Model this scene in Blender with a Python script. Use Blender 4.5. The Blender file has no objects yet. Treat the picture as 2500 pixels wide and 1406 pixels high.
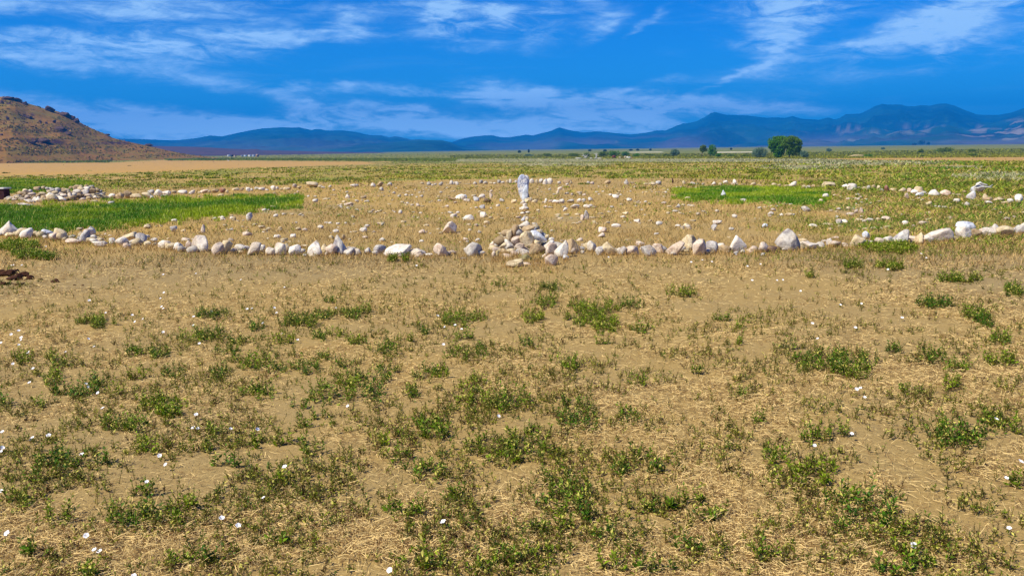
import bpy, math, random
import numpy as np
from mathutils import Matrix, Vector
R = math.radians
sc = bpy.context.scene
COL = sc.collection
rng = np.random.default_rng(7)
random.seed(7)

# ------------------------------------------------------------------ camera
F_PX = 2080.0; W0, H0 = 2500.0, 1406.0
HOR = 364.0; ROLL = R(0.75); CAM_H = 1.6
PITCH = math.atan((H0/2-HOR)/F_PX)
fw = np.array([0, math.cos(PITCH), -math.sin(PITCH)])
up0 = np.array([0, math.sin(PITCH), math.cos(PITCH)]); rt0 = np.array([1., 0, 0])
rt = rt0*math.cos(ROLL) - up0*math.sin(ROLL)
up = up0*math.cos(ROLL) + rt0*math.sin(ROLL)
cam_d = bpy.data.cameras.new("camera"); cam = bpy.data.objects.new("camera", cam_d); COL.objects.link(cam)
m = Matrix(((rt[0], up[0], -fw[0], 0), (rt[1], up[1], -fw[1], 0), (rt[2], up[2], -fw[2], CAM_H), (0, 0, 0, 1)))
cam.matrix_world = m
cam_d.sensor_width = 36; cam_d.lens = 36*F_PX/W0; cam_d.clip_start = 0.05; cam_d.clip_end = 60000
sc.camera = cam

# ------------------------------------------------------------------ light
SUN_AZ, SUN_EL = -122.0, 50.0         # degrees; azimuth measured from +Y toward +X
sd = Vector((math.sin(R(SUN_AZ))*math.cos(R(SUN_EL)), math.cos(R(SUN_AZ))*math.cos(R(SUN_EL)), math.sin(R(SUN_EL))))
sun_d = bpy.data.lights.new("sun", 'SUN'); sun = bpy.data.objects.new("sun", sun_d); COL.objects.link(sun)
sun_d.energy = 5.0; sun_d.angle = R(0.53); sun_d.color = (1.0, 0.92, 0.74)
sun.rotation_euler = sd.to_track_quat('Z', 'Y').to_euler()
sc.view_settings.view_transform = 'Standard'; sc.view_settings.look = 'None'
sc.view_settings.exposure = 0.42; sc.view_settings.gamma = 1.0
sc.cycles.max_bounces = 6; sc.cycles.volume_bounces = 0; sc.cycles.transparent_max_bounces = 6
sc.cycles.use_denoising = True

class NT:
    """small node-tree helper"""
    def __init__(s, nt): s.nt = nt
    def n(s, t, **k):
        o = s.nt.nodes.new(t)
        for a, b in k.items(): setattr(o, a, b)
        return o
    def put(s, sock, v):
        if hasattr(v, 'is_output'): s.nt.links.new(v, sock)
        elif v is not None: sock.default_value = v
    def m(s, op, a, b=None, c=None, clamp=False):
        o = s.n('ShaderNodeMath', operation=op, use_clamp=clamp)
        s.put(o.inputs[0], a)
        if b is not None: s.put(o.inputs[1], b)
        if c is not None: s.put(o.inputs[2], c)
        return o.outputs[0]
    def mix(s, f, a, b, bt='MIX'):
        o = s.n('ShaderNodeMix', data_type='RGBA', blend_type=bt)
        s.put(o.inputs[0], f); s.put(o.inputs[6], a); s.put(o.inputs[7], b)
        return o.outputs[2]
    def noise(s, vec, scale, detail=3, rough=0.5, dist=0.0):
        o = s.n('ShaderNodeTexNoise'); s.put(o.inputs['Vector'], vec)
        o.inputs['Scale'].default_value = scale; o.inputs['Detail'].default_value = detail
        o.inputs['Roughness'].default_value = rough; o.inputs['Distortion'].default_value = dist
        return o.outputs['Fac']
    def ramp(s, v, lo, hi):
        o = s.n('ShaderNodeMapRange', interpolation_type='SMOOTHSTEP'); s.put(o.inputs[0], v)
        o.inputs[1].default_value = lo; o.inputs[2].default_value = hi
        return o.outputs[0]
    def comb(s, x, y, z=0.0):
        o = s.n('ShaderNodeCombineXYZ'); s.put(o.inputs[0], x); s.put(o.inputs[1], y); s.put(o.inputs[2], z)
        return o.outputs[0]

def ray(px, py):
    px = np.asarray(px, float); py = np.asarray(py, float)
    d = fw[None, :] + ((px-W0/2)/F_PX).reshape(-1, 1)*rt[None, :] + (-(py-H0/2)/F_PX).reshape(-1, 1)*up[None, :]
    return d/np.linalg.norm(d, axis=1, keepdims=True)

world = bpy.data.worlds.new("World"); sc.world = world; world.use_nodes = True
w = NT(world.node_tree); world.node_tree.nodes.clear()
sky = w.n('ShaderNodeTexSky', sky_type='NISHITA'); sky.sun_disc = False
sky.sun_elevation = R(SUN_EL); sky.sun_rotation = R(SUN_AZ); sky.altitude = 1300; sky.air_density = 1.0; sky.dust_density = 0.3; sky.ozone_density = 3.0
hs = w.n('ShaderNodeHueSaturation'); hs.inputs['Saturation'].default_value = 1.25; w.put(hs.inputs['Color'], sky.outputs[0])
skyc = w.mix(1.0, hs.outputs[0], (0.0, 0.455, 1.03, 1), 'MULTIPLY')
tc = w.n('ShaderNodeTexCoord'); sp = w.n('ShaderNodeSeparateXYZ'); w.put(sp.inputs[0], tc.outputs['Generated'])
AZ = w.m('ARCTAN2', sp.outputs[0], sp.outputs[1]); EL = w.m('ARCSINE', sp.outputs[2])
ELc = w.m('MAXIMUM', EL, 0.0)
flat = w.comb(AZ, EL)
# cirrus: (px, py, half width, half height, tilt in degrees, strength)
CLOUDS = [(200,112,330,36,-1,.85),(620,92,280,15,3,.75),(180,14,420,30,-2,.7),(700,4,330,20,0,.45),(868,60,45,32,50,.5),
 (1150,62,105,40,12,1.0),(1238,52,26,48,-30,.6),(1080,30,30,40,-50,.5),(1318,76,52,34,35,.55),(1480,62,65,16,25,.5),(1450,24,60,45,60,.5),(1585,62,60,11,38,.5),
 (1888,45,75,80,-62,1.0),(1990,8,200,34,0,.6),(1875,112,30,45,-80,.5),(1830,165,130,8,29,.55),(2120,112,170,16,9,.6),(2262,42,120,26,33,.9),(2390,18,140,30,15,.8),
 (2330,92,75,26,38,.8),(2450,112,90,44,10,.5),(2130,165,260,36,14,.3),(900,222,520,13,-3,.42),(1330,246,200,26,-9,.8),(1640,264,170,20,-4,.75),
 (290,272,190,20,-7,.7),(330,318,320,24,-2,.8),(745,272,60,26,-25,.55),(640,300,240,22,-2,.5),(985,292,170,20,-6,.85),(1180,318,240,18,-3,.7),
 (1480,302,300,30,0,.55),(1900,268,160,13,-2,.4),(100,154,220,11,-3,.4),(1180,18,220,18,0,.4),(60,60,200,14,0,-.4),(1650,205,180,10,6,.25),(60,250,60,20,0,.3)]
tot = None
warp = w.noise(w.comb(w.m('MULTIPLY', AZ, 9.0), w.m('MULTIPLY', EL, 26.0)), 1.0, 4, 0.6)
warp2 = w.noise(w.comb(w.m('MULTIPLY_ADD', AZ, 9.0, 17.0), w.m('MULTIPLY', EL, 26.0)), 1.0, 4, 0.6)
AZw = w.m('ADD', AZ, w.m('MULTIPLY', w.m('SUBTRACT', warp, 0.5), 0.09))
ELw = w.m('ADD', EL, w.m('MULTIPLY', w.m('SUBTRACT', warp2, 0.5), 0.045))
for (cx, cy, a, b, ang, st) in CLOUDS:
    st *= 1.15 if cy < 200 else 1.7
    d = ray([cx], [cy])[0]; az = math.atan2(d[0], d[1]); el = math.asin(d[2])
    ang = ang + 0.75*0; ca, sa = math.cos(R(ang)), math.sin(R(ang))
    dx = w.m('SUBTRACT', AZw, az); dy = w.m('SUBTRACT', ELw, el)
    A, B = a/F_PX*1.05, b/F_PX*1.15
    u = w.m('ADD', w.m('MULTIPLY', dx, ca/A), w.m('MULTIPLY', dy, sa/A))
    v = w.m('ADD', w.m('MULTIPLY', dx, -sa/B), w.m('MULTIPLY', dy, ca/B))
    q = w.m('ADD', w.m('POWER', w.m('ABSOLUTE', u), 2.4), w.m('POWER', w.m('ABSOLUTE', v), 2.0))
    g = w.m('MULTIPLY', w.m('EXPONENT', w.m('MULTIPLY', q, -0.9)), st)
    tot = g if tot is None else w.m('ADD', tot, g)
# wispy texture: long streaks plus fine curls
st1 = w.noise(w.comb(w.m('MULTIPLY', AZ, 5.0), w.m('MULTIPLY', EL, 42.0)), 1.0, 5, 0.58, 0.6)
st2 = w.noise(w.comb(w.m('ADD', w.m('MULTIPLY', AZ, 14.0), w.m('MULTIPLY', EL, -22.0)), w.m('ADD', w.m('MULTIPLY', EL, 55.0), w.m('MULTIPLY', AZ, 9.0))), 1.0, 6, 0.65, 0.9)
st3 = w.noise(w.comb(w.m('ADD', w.m('MULTIPLY', AZ, 30.0), w.m('MULTIPLY', EL, 40.0)), w.m('ADD', w.m('MULTIPLY', EL, 120.0), w.m('MULTIPLY', AZ, -40.0))), 1.0, 6, 0.7, 1.2)
tex = w.m('ADD', w.m('MULTIPLY', w.ramp(st1, 0.34, 0.66), 0.45), w.m('MULTIPLY', w.ramp(st2, 0.34, 0.66), 0.5))
tex = w.m('MULTIPLY', tex, w.m('MULTIPLY_ADD', w.ramp(st3, 0.3, 0.7), 0.4, 0.8))
cl = w.m('MULTIPLY', tot, w.m('ADD', 0.15, w.m('MULTIPLY', tex, 1.25)))
faint = w.m('MULTIPLY', w.ramp(st1, 0.5, 0.8), 0.10)
cl = w.m('MULTIPLY', w.ramp(cl, 0.06, 1.30), 0.90)
cl = w.m('ADD', cl, faint)
cl = w.m('MINIMUM', w.m('MAXIMUM', cl, 0.0), 0.92)
lowk = w.m('ADD', 1.0, w.m('MULTIPLY', w.m('EXPONENT', w.m('MULTIPLY', ELc, -16.0)), 1.7))
skyc = w.mix(w.m('MULTIPLY', w.m('EXPONENT', w.m('MULTIPLY', ELc, -13.0)), 0.75), skyc, (1.2, 5.2, 9.8, 1))
skyc = w.mix(cl, skyc, w.comb(w.m('MULTIPLY', lowk, 3.3), w.m('MULTIPLY', lowk, 5.5), w.m('MULTIPLY', lowk, 8.2)))
bg = w.n('ShaderNodeBackground'); w.put(bg.inputs[0], skyc); bg.inputs[1].default_value = 0.1
ow = w.n('ShaderNodeOutputWorld'); w.put(ow.inputs[0], bg.outputs[0])

# ------------------------------------------------------------------ terrain function and projection
def smooth(t): t = np.clip(t, 0, 1); return t*t*(3-2*t)
def ground_d(d): return -3.5*smooth((np.asarray(d, float)-42.)/(350.-42.))
def ground(x, y): return ground_d(np.hypot(x, y))
_D = np.exp(np.linspace(math.log(0.3), math.log(9000), 6000)); _T = (CAM_H-ground_d(_D))/_D
def unproj(px, py):
    """pixel on the ground -> world point (N,3)"""
    d = ray(px, py); h = np.hypot(d[:, 0], d[:, 1]); t = -d[:, 2]/h
    D = np.interp(-t, -_T, _D)
    P = np.stack([d[:, 0]/h*D, d[:, 1]/h*D, ground_d(D)], 1)
    return P
def project(P):
    v = P-np.array([0, 0, CAM_H]); z = v@fw; z = np.where(z > 0.01, z, 0.01)
    return W0/2+F_PX*(v@rt)/z, H0/2-F_PX*(v@up)/z, (v@fw)
_tab = rng.random((256, 256))
def vnoise(x, y):
    x = np.asarray(x, float); y = np.asarray(y, float)
    xi = np.floor(x).astype(int); yi = np.floor(y).astype(int); fx = x-xi; fy = y-yi
    fx = fx*fx*(3-2*fx); fy = fy*fy*(3-2*fy)
    g = lambda a, b: _tab[a % 256, b % 256]
    return (g(xi, yi)*(1-fx)+g(xi+1, yi)*fx)*(1-fy)+(g(xi, yi+1)*(1-fx)+g(xi+1, yi+1)*fx)*fy
def fbm(x, y, o=4, gain=.5):
    s = 0; a = 1; t = 0
    for i in range(o):
        s = s+a*vnoise(x*2**i+17.3*i, y*2**i+5.1*i); t += a; a *= gain
    return s/t
def ell(px, py, lst):
    """union of soft ellipses given as (cx,cy,rx,ry)"""
    o = np.zeros_like(px)
    for cx, cy, rx, ry in lst:
        q = ((px-cx)/rx)**2+((py-cy)/ry)**2
        o = np.maximum(o, np.clip(1.5-q, 0, 1))
    return np.clip(o, 0, 1)
def inpoly(px, py, poly):
    ins = np.zeros(px.shape, bool); n = len(poly)
    for i in range(n):
        x1, y1 = poly[i]; x2, y2 = poly[(i+1) % n]
        if y1 == y2: continue
        c = ((y1 > py) != (y2 > py)) & (px < (x2-x1)*(py-y1)/(y2-y1)+x1)
        ins ^= c
    return ins

# ------------------------------------------------------------------ object helpers
def tag(o, label=None, cat=None, group=None, kind=None):
    if label: o['label'] = label
    if cat: o['category'] = cat
    if group: o['group'] = group
    if kind: o['kind'] = kind
    return o
def mesh_obj(name, V, Fc, mat, parent=None, loc=(0, 0, 0), shade=False, col=None, nv=None):
    """V (N,3); Fc (M,k) int array or list of arrays of equal face size"""
    me = bpy.data.meshes.new(name)
    V = np.asarray(V, np.float32)
    if isinstance(Fc, list) and (len(Fc) == 0 or not isinstance(Fc[0], np.ndarray)):
        me.from_pydata([tuple(map(float, v)) for v in V], [], [tuple(map(int, f)) for f in Fc])
    else:
        if not isinstance(Fc, list): Fc = [Fc]
        me.vertices.add(len(V)); me.vertices.foreach_set('co', V.ravel())
        nl = sum(f.size for f in Fc); npoly = sum(len(f) for f in Fc)
        me.loops.add(nl); me.loops.foreach_set('vertex_index', np.concatenate([f.ravel() for f in Fc]).astype(np.int32))
        me.polygons.add(npoly)
        st, p = [], 0
        for f in Fc:
            st.append(p+np.arange(len(f))*f.shape[1]); p += f.size
        me.polygons.foreach_set('loop_start', np.concatenate(st).astype(np.int32))
    if col is not None:
        a = me.color_attributes.new('Col', 'FLOAT_COLOR', 'POINT')
        c = np.ones((len(V), 4), np.float32); c[:, :col.shape[1]] = col
        a.data.foreach_set('color', c.ravel())
    me.update(calc_edges=True)
    if shade: me.polygons.foreach_set('use_smooth', np.ones(len(me.polygons), bool))
    me.materials.append(mat)
    o = bpy.data.objects.new(name, me); o.location = loc; COL.objects.link(o)
    if parent is not None: o.parent = parent
    return o
def empty(name, loc, rz=0):
    o = bpy.data.objects.new(name, None); o.location = loc; o.rotation_euler = (0, 0, rz); o.empty_display_size = 0.1
    COL.objects.link(o); return o
def material(name, rough=0.9, spec=0.2):
    mt = bpy.data.materials.new(name); mt.use_nodes = True; nt = mt.node_tree; b = nt.nodes['Principled BSDF']
    b.inputs['Roughness'].default_value = rough; b.inputs['Specular IOR Level'].default_value = spec
    return mt, NT(nt), b
def simple_mat(name, c, var=0.25, scale=8, rough=0.9, bump=0.0, c2=None):
    mt, t, b = material(name, rough)
    tcn = t.n('ShaderNodeTexCoord'); nz = t.noise(tcn.outputs['Object'], scale, 4, 0.6)
    c2 = c2 or tuple(x*(1-var) for x in c)
    t.put(b.inputs['Base Color'], t.mix(t.ramp(nz, .35, .65), (*c, 1), (*c2, 1)))
    if bump:
        bp = t.n('ShaderNodeBump'); bp.inputs['Strength'].default_value = 1; bp.inputs['Distance'].default_value = bump
        t.put(bp.inputs['Height'], t.noise(tcn.outputs['Object'], scale*2, 5, .65)); t.put(b.inputs['Normal'], bp.outputs[0])
    return mt
def leaf_mat(name, trans=0.3, rough=0.6, spec=0.25):
    mt, t, b = material(name, rough, spec)
    a = t.n('ShaderNodeAttribute', attribute_name='Col'); t.put(b.inputs['Base Color'], a.outputs['Color'])
    tr = t.n('ShaderNodeBsdfTranslucent'); t.put(tr.inputs[0], a.outputs['Color'])
    mx = t.n('ShaderNodeMixShader'); mx.inputs[0].default_value = trans
    t.put(mx.inputs[1], b.outputs[0]); t.put(mx.inputs[2], tr.outputs[0])
    t.put(t.nt.nodes['Material Output'].inputs[0], mx.outputs[0])
    return mt
M_LEAF = leaf_mat('leaf_colours', 0.2); M_STRAW = leaf_mat('straw_colours', 0.15, 0.8, 0.15)

# ------------------------------------------------------------------ ground sheet
def region_masks(px, py, x, y):
    """green, tan field, sage, bare: masks over the plain. Ground colour only, no light."""
    n1 = fbm(x*0.35+9, y*0.35, 4); n2 = fbm(x*0.12+40, y*0.12+3, 4); n3 = fbm(x*1.3, y*1.3+7, 3)
    far = np.clip((422-py)/50., 0, 1)
    lushL = inpoly(px, py, [(-300,500),(0,508),(40,512),(80,515),(110,508),(150,506),(190,508),(230,500),(300,494),(420,488),(560,482),(700,477),(742,484),(735,500),(640,512),(520,528),(440,540),(360,545),(280,553),(200,560),(80,562),(0,564),(-300,575)])
    lushR = inpoly(px, py, [(1638,478),(1660,462),(1760,455),(1900,457),(2010,465),(2030,480),(2000,492),(1930,500),(1880,492),(1780,490),(1700,488)])
    lushL2 = inpoly(px, py, [(-300,436),(0,438),(100,440),(180,444),(230,452),(100,464),(-300,470)])
    return n1, n2, n3, far, lushL, lushR, lushL2
TAN1 = [(-400,398),(0,398),(260,397),(400,391),(560,392),(700,393),(840,395),(965,395),(880,401),(700,407),(560,411),(380,418),(200,424),(0,430),(-400,438)]
TAN2 = [(1990,387),(2200,385),(2600,381),(2800,380),(2800,391),(2500,394),(2300,393),(2100,391)]
PALE = [(1730,371.5),(1840,370.5),(1842,372.5),(1732,373.5)]
PALE2 = [(1525,371.6),(1620,370.8),(1620,372.4),(1525,373.0)]
OLIVE = [(-400,424),(0,431),(200,426),(380,420),(560,413),(700,409),(880,403),(965,399),(1300,400),(1700,398),(2900,392),(2900,470),(2300,452),(1990,440),(1600,436),(1290,436),(1000,440),(760,450),(400,462),(230,470),(-400,480)]
def grid_ground():
    a_f = np.linspace(R(-42), R(42), 420); a_b = np.linspace(R(42), R(318), 70)[1:-1]
    A = np.concatenate([a_f, a_b]); na = len(A)
    D = np.exp(np.linspace(math.log(0.4), math.log(9200), 560)); nd = len(D)
    x = np.sin(A)[None, :]*D[:, None]; y = np.cos(A)[None, :]*D[:, None]
    z = ground(x, y)
    near = np.clip(1-D/60, 0, 1)[:, None]
    z = z+near*(0.035*(fbm(x*0.7, y*0.7, 3)-.5)+0.02*(fbm(x*4, y*4, 3)-.5))
    V = np.stack([x, y, z], -1).reshape(-1, 3)
    V = np.vstack([V, [[0, 0, 0]]])
    i = np.arange(nd-1)[:, None]*na; j = np.arange(na)[None, :]; jn = (j+1) % na
    Q = np.stack([i+j, i+jn, i+na+jn, i+na+j], -1).reshape(-1, 4)
    Q = Q[:, ::-1]
    tri = np.stack([np.full(na, nd*na), j[0], jn[0]], -1)[:, ::-1]
    P = V.copy(); P[:, 2] = ground(P[:, 0], P[:, 1])
    px, py, dep = project(P); ok = dep > 0.2
    px = np.where(ok, px, 1250); py = np.where(ok, py, 1500)
    X, Y = V[:, 0], V[:, 1]
    n1, n2, n3, far, lL, lR, lL2 = region_masks(px, py, X, Y)
    soil = np.array([.32, .23, .10]); straw = np.array([.46, .30, .085]); olive = np.array([.30, .25, .045]); green = np.array([.09, .19, .006])
    tan = np.array([.50, .29, .08]); sage = np.array([.30, .29, .14]); yel = np.array([.34, .33, .06])
    def mixc(c, k, t): t = np.clip(t, 0, 1)[:, None]; return c*(1-t)+k*t
    c = np.tile(soil, (len(X), 1))
    dryin = smooth((640-py)/60)*0.55+smooth((n2-.42)/.2)*0.45
    c = mixc(c, straw, dryin)
    c = mixc(c, olive, inpoly(px, py+3*(n1-.5)*10, OLIVE)*smooth((n1-.30)/.25)*.85)
    gr = smooth((n2-.5)/.15)*smooth((n1-.4)/.2)*(py < 460)
    c = mixc(c, green, gr*.75*inpoly(px, py, OLIVE))
    c = mixc(c, np.array([.12, .17, .015]), ((py < 399)*.95)*smooth((n2-.15)/.2))
    sg = ell(px, py, [(1750,391,330,5),(1960,408,110,7),(2440,432,120,10),(1300,392,260,4),(2100,398,200,5),(1370,402,130,4),(2350,409,60,4)])
    c = mixc(c, sage, sg*.8)
    jx = (fbm(px/22, py/4, 4)-.5)*130; jy = (fbm(px/22+50, py/4, 4)-.5)*36
    lL, lR, lL2 = region_masks(px+jx, py+jy, X, Y)[4:]
    c = mixc(c, np.array([.16, .24, .012]), np.maximum(np.maximum(lL, lR), lL2)*.85)
    rightgreen = smooth((px-1800)/350)*smooth((590-py)/50)*smooth((py-430)/20)*smooth((n1-.38)/.14)
    c = mixc(c, np.array([.12, .18, .012]), rightgreen*.8)
    t1 = inpoly(px+20*(n1-.5), py+6*(n2-.5)+2*(n3-.5), TAN1); t2 = inpoly(px, py+4*(n2-.5), TAN2)
    c = mixc(c, tan*(0.85+.3*n3[:, None]), np.maximum(t1, t2)*.95)
    c = mixc(c, np.array([.7, .65, .45]), (inpoly(px, py, PALE) | inpoly(px, py, PALE2))*1.0)
    bare = ell(px, py, [(850,504,60,5),(1390,535,50,7),(700,520,90,3),(2080,515,40,10)])
    c = mixc(c, soil*1.1, bare*.8)
    mt, t, b = material('ground_soil', 0.95, 0.1)
    at = t.n('ShaderNodeAttribute', attribute_name='Col')
    geo = t.n('ShaderNodeNewGeometry'); pos = geo.outputs['Position']
    ng = t.noise(pos, 5.0, 6, 0.65); nf = t.noise(pos, 45.0, 5, 0.7); nl = t.noise(pos, 0.5, 5, 0.6); nff = t.noise(pos, 260.0, 3, .6)
    col = t.mix(t.m('MULTIPLY', t.ramp(ng, .42, .62), .30), at.outputs['Color'], (.36, .265, .11, 1))
    col = t.mix(t.m('MULTIPLY', t.ramp(nl, .45, .6), .22), col, (.31, .235, .115, 1))
    k = t.m('ADD', t.m('MULTIPLY', nf, .6), t.m('MULTIPLY', nff, .5)); k = t.m('ADD', k, .42)
    kk = t.comb(k, k, k)
    col = t.mix(1.0, col, kk, 'MULTIPLY')
    t.put(b.inputs['Base Color'], col)
    bp = t.n('ShaderNodeBump'); bp.inputs['Strength'].default_value = 0.9; bp.inputs['Distance'].default_value = 0.02
    t.put(bp.inputs['Height'], t.m('ADD', t.m('MULTIPLY', ng, .8), t.m('MULTIPLY', nf, .5))); t.put(b.inputs['Normal'], bp.outputs[0])
    o = mesh_obj('ground', V, [Q, tri], mt, shade=True, col=c)
    tag(o, kind='structure')
grid_ground()

# ------------------------------------------------------------------ far mountains and hill
def land_mat(name, c1, c2, c3, s, bump=0):
    mt, t, b = material(name, 0.95, 0.1)
    geo = t.n('ShaderNodeNewGeometry'); at = t.n('ShaderNodeAttribute', attribute_name='Col')
    n1 = t.noise(geo.outputs['Position'], s, 6, .62); n2 = t.noise(geo.outputs['Position'], s*6, 5, .65)
    c = t.mix(t.ramp(n1, .4, .6), (*c1, 1), (*c2, 1))
    c = t.mix(t.m('MULTIPLY', t.ramp(n2, .52, .66), .75), c, (*c3, 1))
    c = t.mix(at.outputs['Alpha'], c, at.outputs['Color'])
    t.put(b.inputs['Base Color'], c)
    if bump:
        bp = t.n('ShaderNodeBump'); bp.inputs['Strength'].default_value = 1; bp.inputs['Distance'].default_value = bump
        t.put(bp.inputs['Height'], t.m('ADD', n1, t.m('MULTIPLY', n2, .4))); t.put(b.inputs['Normal'], bp.outputs[0])
    return mt
def ridge_range(name, pts, dr, dt, mat, seed, step=5, rough=.14, expo=1.5, nscale=None, rows=46, colf=None, db=None):
    """pts: skyline as (px,py); dr/dt: distance of ridge / front toe as functions or numbers; a solid heightfield with a back slope"""
    pts = np.array(pts, float); xs = np.arange(pts[0, 0], pts[-1, 0]+.1, step); ys = np.interp(xs, pts[:, 0], pts[:, 1])
    d = ray(xs, ys); az = np.arctan2(d[:, 0], d[:, 1]); tel = d[:, 2]/np.hypot(d[:, 0], d[:, 1])
    DR = np.full_like(xs, dr) if np.isscalar(dr) else np.interp(xs, *np.array(dr, float).T)
    DT = np.full_like(xs, dt) if np.isscalar(dt) else np.interp(xs, *np.array(dt, float).T)
    zr = CAM_H+tel*DR; z0 = -6.0
    T = np.concatenate([np.linspace(0, 1, rows), 1+np.linspace(0, 1, 12)[1:]**1.2])
    DD = np.where(T[:, None] <= 1, DT+(DR-DT)*T[:, None], DR+(T[:, None]-1)*(DR-DT)*.8)
    prof = np.where(T <= 1, T**expo, np.clip(1-(T-1), 0, 1)**1.3)[:, None]
    H = z0+(zr-z0)[None, :]*prof
    x = np.sin(az)[None, :]*DD; y = np.cos(az)[None, :]*DD
    L = nscale or dr*0.05
    rid = 1-np.abs(2*fbm(x/L+seed, y/L+seed, 5)-1)
    amp = rough*np.maximum(zr-z0, 1)[None, :]*np.sin(np.clip(T, 0, 2)*math.pi/1)[:, None].clip(0)*(T[:, None] <= 1)
    amp = amp+rough*.5*np.maximum(zr-z0, 1)[None, :]*(T[:, None] > 1)*np.sin((T[:, None]-1)*math.pi)
    H = H+amp*(rid-.8)*1.6
    V = np.stack([x, y, H], -1).reshape(-1, 3); nr, nc = H.shape
    i = np.arange(nr-1)[:, None]*nc; j = np.arange(nc-1)[None, :]
    Q = np.stack([i+j, i+j+1, i+nc+j+1, i+nc+j], -1).reshape(-1, 4)
    px, py, _ = project(V)
    col = np.zeros((len(V), 4), np.float32)
    if colf is not None: col = colf(px, py, V)
    o = mesh_obj(name, V, Q, mat, shade=True, col=col); tag(o, kind='structure')
    return o
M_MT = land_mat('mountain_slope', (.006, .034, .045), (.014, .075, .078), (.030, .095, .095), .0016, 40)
M_PL = land_mat('low_plateau_slope', (.10, .055, .06), (.075, .05, .06), (.05, .035, .045), .008, 2)
def mt_cols(px, py, V):
    # pale and reddish rock exposures low on the slopes
    n = fbm(V[:, 0]/70, V[:, 1]/160, 5); n2 = fbm(V[:, 0]/420+7, V[:, 1]/900, 4)
    f = ell(px, py, [(2440,325,110,16),(2490,312,50,20),(2290,321,110,6),(2095,341,50,4),(1510,345,40,3),(2150,318,180,12),])
    low = smooth((py-318)/40)*.62*smooth((n2-.35)/.3)*(.35+.65*smooth((px-1150)/500))
    red = np.clip(f*smooth((n-.49)/.12), 0, 1)*np.where(px > 2330, .5, .28)
    c = np.zeros((len(V), 4), np.float32)
    k = smooth((n-.5)/.1)[:, None]
    c[:, :3] = np.array([.34, .17, .14])*(1-k)+np.array([.60, .46, .38])*k
    lowc = np.array([.22, .15, .22])
    a = np.maximum(red*.85, low)
    sel = (red*.85 >= low)[:, None]
    c[:, :3] = np.where(sel, c[:, :3], lowc); c[:, 3] = a
    return c
RA = [(150,345),(290,339),(340,340),(390,342),(430,343),(480,338),(512,331),(530,333),(545,333),(580,325),(615,318),(640,314),(690,311),(712,312),(730,311),(760,318),(775,315),(800,319),(840,319),(870,323),(900,330),(930,331),(950,336),(965,333),(990,338),(1005,342),(1020,340),(1050,343),(1100,347),(1130,352),(1200,362),(1280,372)]
RB = [(1000,372),(1060,360),(1105,347),(1130,338),(1160,333),(1200,330),(1220,335),(1240,336),(1260,333),(1285,329),(1300,331),(1345,320),(1366,311),(1385,317),(1400,320),(1425,324),(1455,321),(1500,325),(1540,329),(1580,324),(1602,319),(1625,319),(1650,308),(1667,302),(1675,302),(1700,297),(1720,287),(1735,277),(1745,274),(1756,277),(1775,281),(1820,282),(1870,288),(1900,287),(1915,289),(1935,284),(1955,290),(1965,291),(2000,293),(2015,289),(2023,287),(2035,292),(2048,290),(2065,279),(2100,278),(2118,270),(2135,260),(2155,254),(2165,256),(2200,256),(2215,260),(2235,260),(2248,257),(2270,259),(2290,254),(2310,253),(2330,258),(2355,269),(2385,280),(2400,281),(2440,281),(2470,275),(2485,270),(2500,264),(2600,238),(2700,250),(2850,262)]
ridge_range('mountain_range', RA, 7000, 3200, M_MT, 3.3, rough=.42, expo=1.3, nscale=420, colf=mt_cols)
ridge_range('mountain', RB, 7600, [(1000,4200),(1700,3600),(2300,3000),(2850,2400)], M_MT, 9.1, rough=.42, expo=1.55, nscale=480, colf=mt_cols, rows=60)
RC = [(820,368),(850,358),(880,353),(920,350),(960,348),(985,345),(1010,343),(1050,342),(1080,343),(1100,348),(1115,355),(1130,362),(1150,369),(1165,374)]
ridge_range('foothill', RC, 4300, 3000, M_MT, 5.7, rough=.25, expo=1.1, nscale=300, colf=mt_cols)
RP = [(250,357),(300,357),(380,357),(440,358),(480,359),(520,361),(560,363.5),(600,365),(625,364),(640,367),(700,368),(760,370),(820,371),(880,372),(905,371),(960,373),(1060,374),(1180,376)]
ridge_range('plateau', RP, 2300, 1500, M_PL, 8.2, rough=.15, expo=.8, nscale=150)

M_HILL = land_mat('hill_slope', (.27, .135, .028), (.21, .125, .016), (.09, .04, .014), .05, .6)
RH = [(-420,330),(-300,285),(-180,250),(-60,238),(0,237),(20,236),(35,239),(60,251),(85,258),(110,266),(140,272),(160,280),(185,293),(205,305),(220,312),(240,321),(258,328),(275,337),(300,344),(330,350),(360,356),(385,362),(410,368),(440,374),(470,379),(500,383),(540,386),(600,388)]
def hill_cols(px, py, V):
    n = fbm(V[:, 0]/9, V[:, 1]/16, 4); n2 = fbm(V[:, 0]/3, V[:, 1]/5, 3)
    # dark basalt scree and sage-green patches
    dk = np.clip(ell(px, py, [(150,315,24,10),(120,347,40,8),(75,343,25,6),(290,350,60,4),(30,250,40,6),(70,283,15,6)])*smooth((n2-.35)/.2), 0, 1)
    gr = smooth((n-.5)/.15)*.35
    c = np.zeros((len(V), 4), np.float32); s = (dk > gr)[:, None]
    c[:, :3] = np.where(s, np.array([.06, .028, .025]), np.array([.18, .17, .03])); c[:, 3] = np.maximum(dk, gr)
    return c
ridge_range('hill', RH, [(-420,950),(0,900),(300,890),(600,880)], [(-420,640),(0,650),(300,740),(600,820)], M_HILL, 2.2, step=3, rough=.10, expo=1.0, nscale=36, rows=70, colf=hill_cols)

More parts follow.
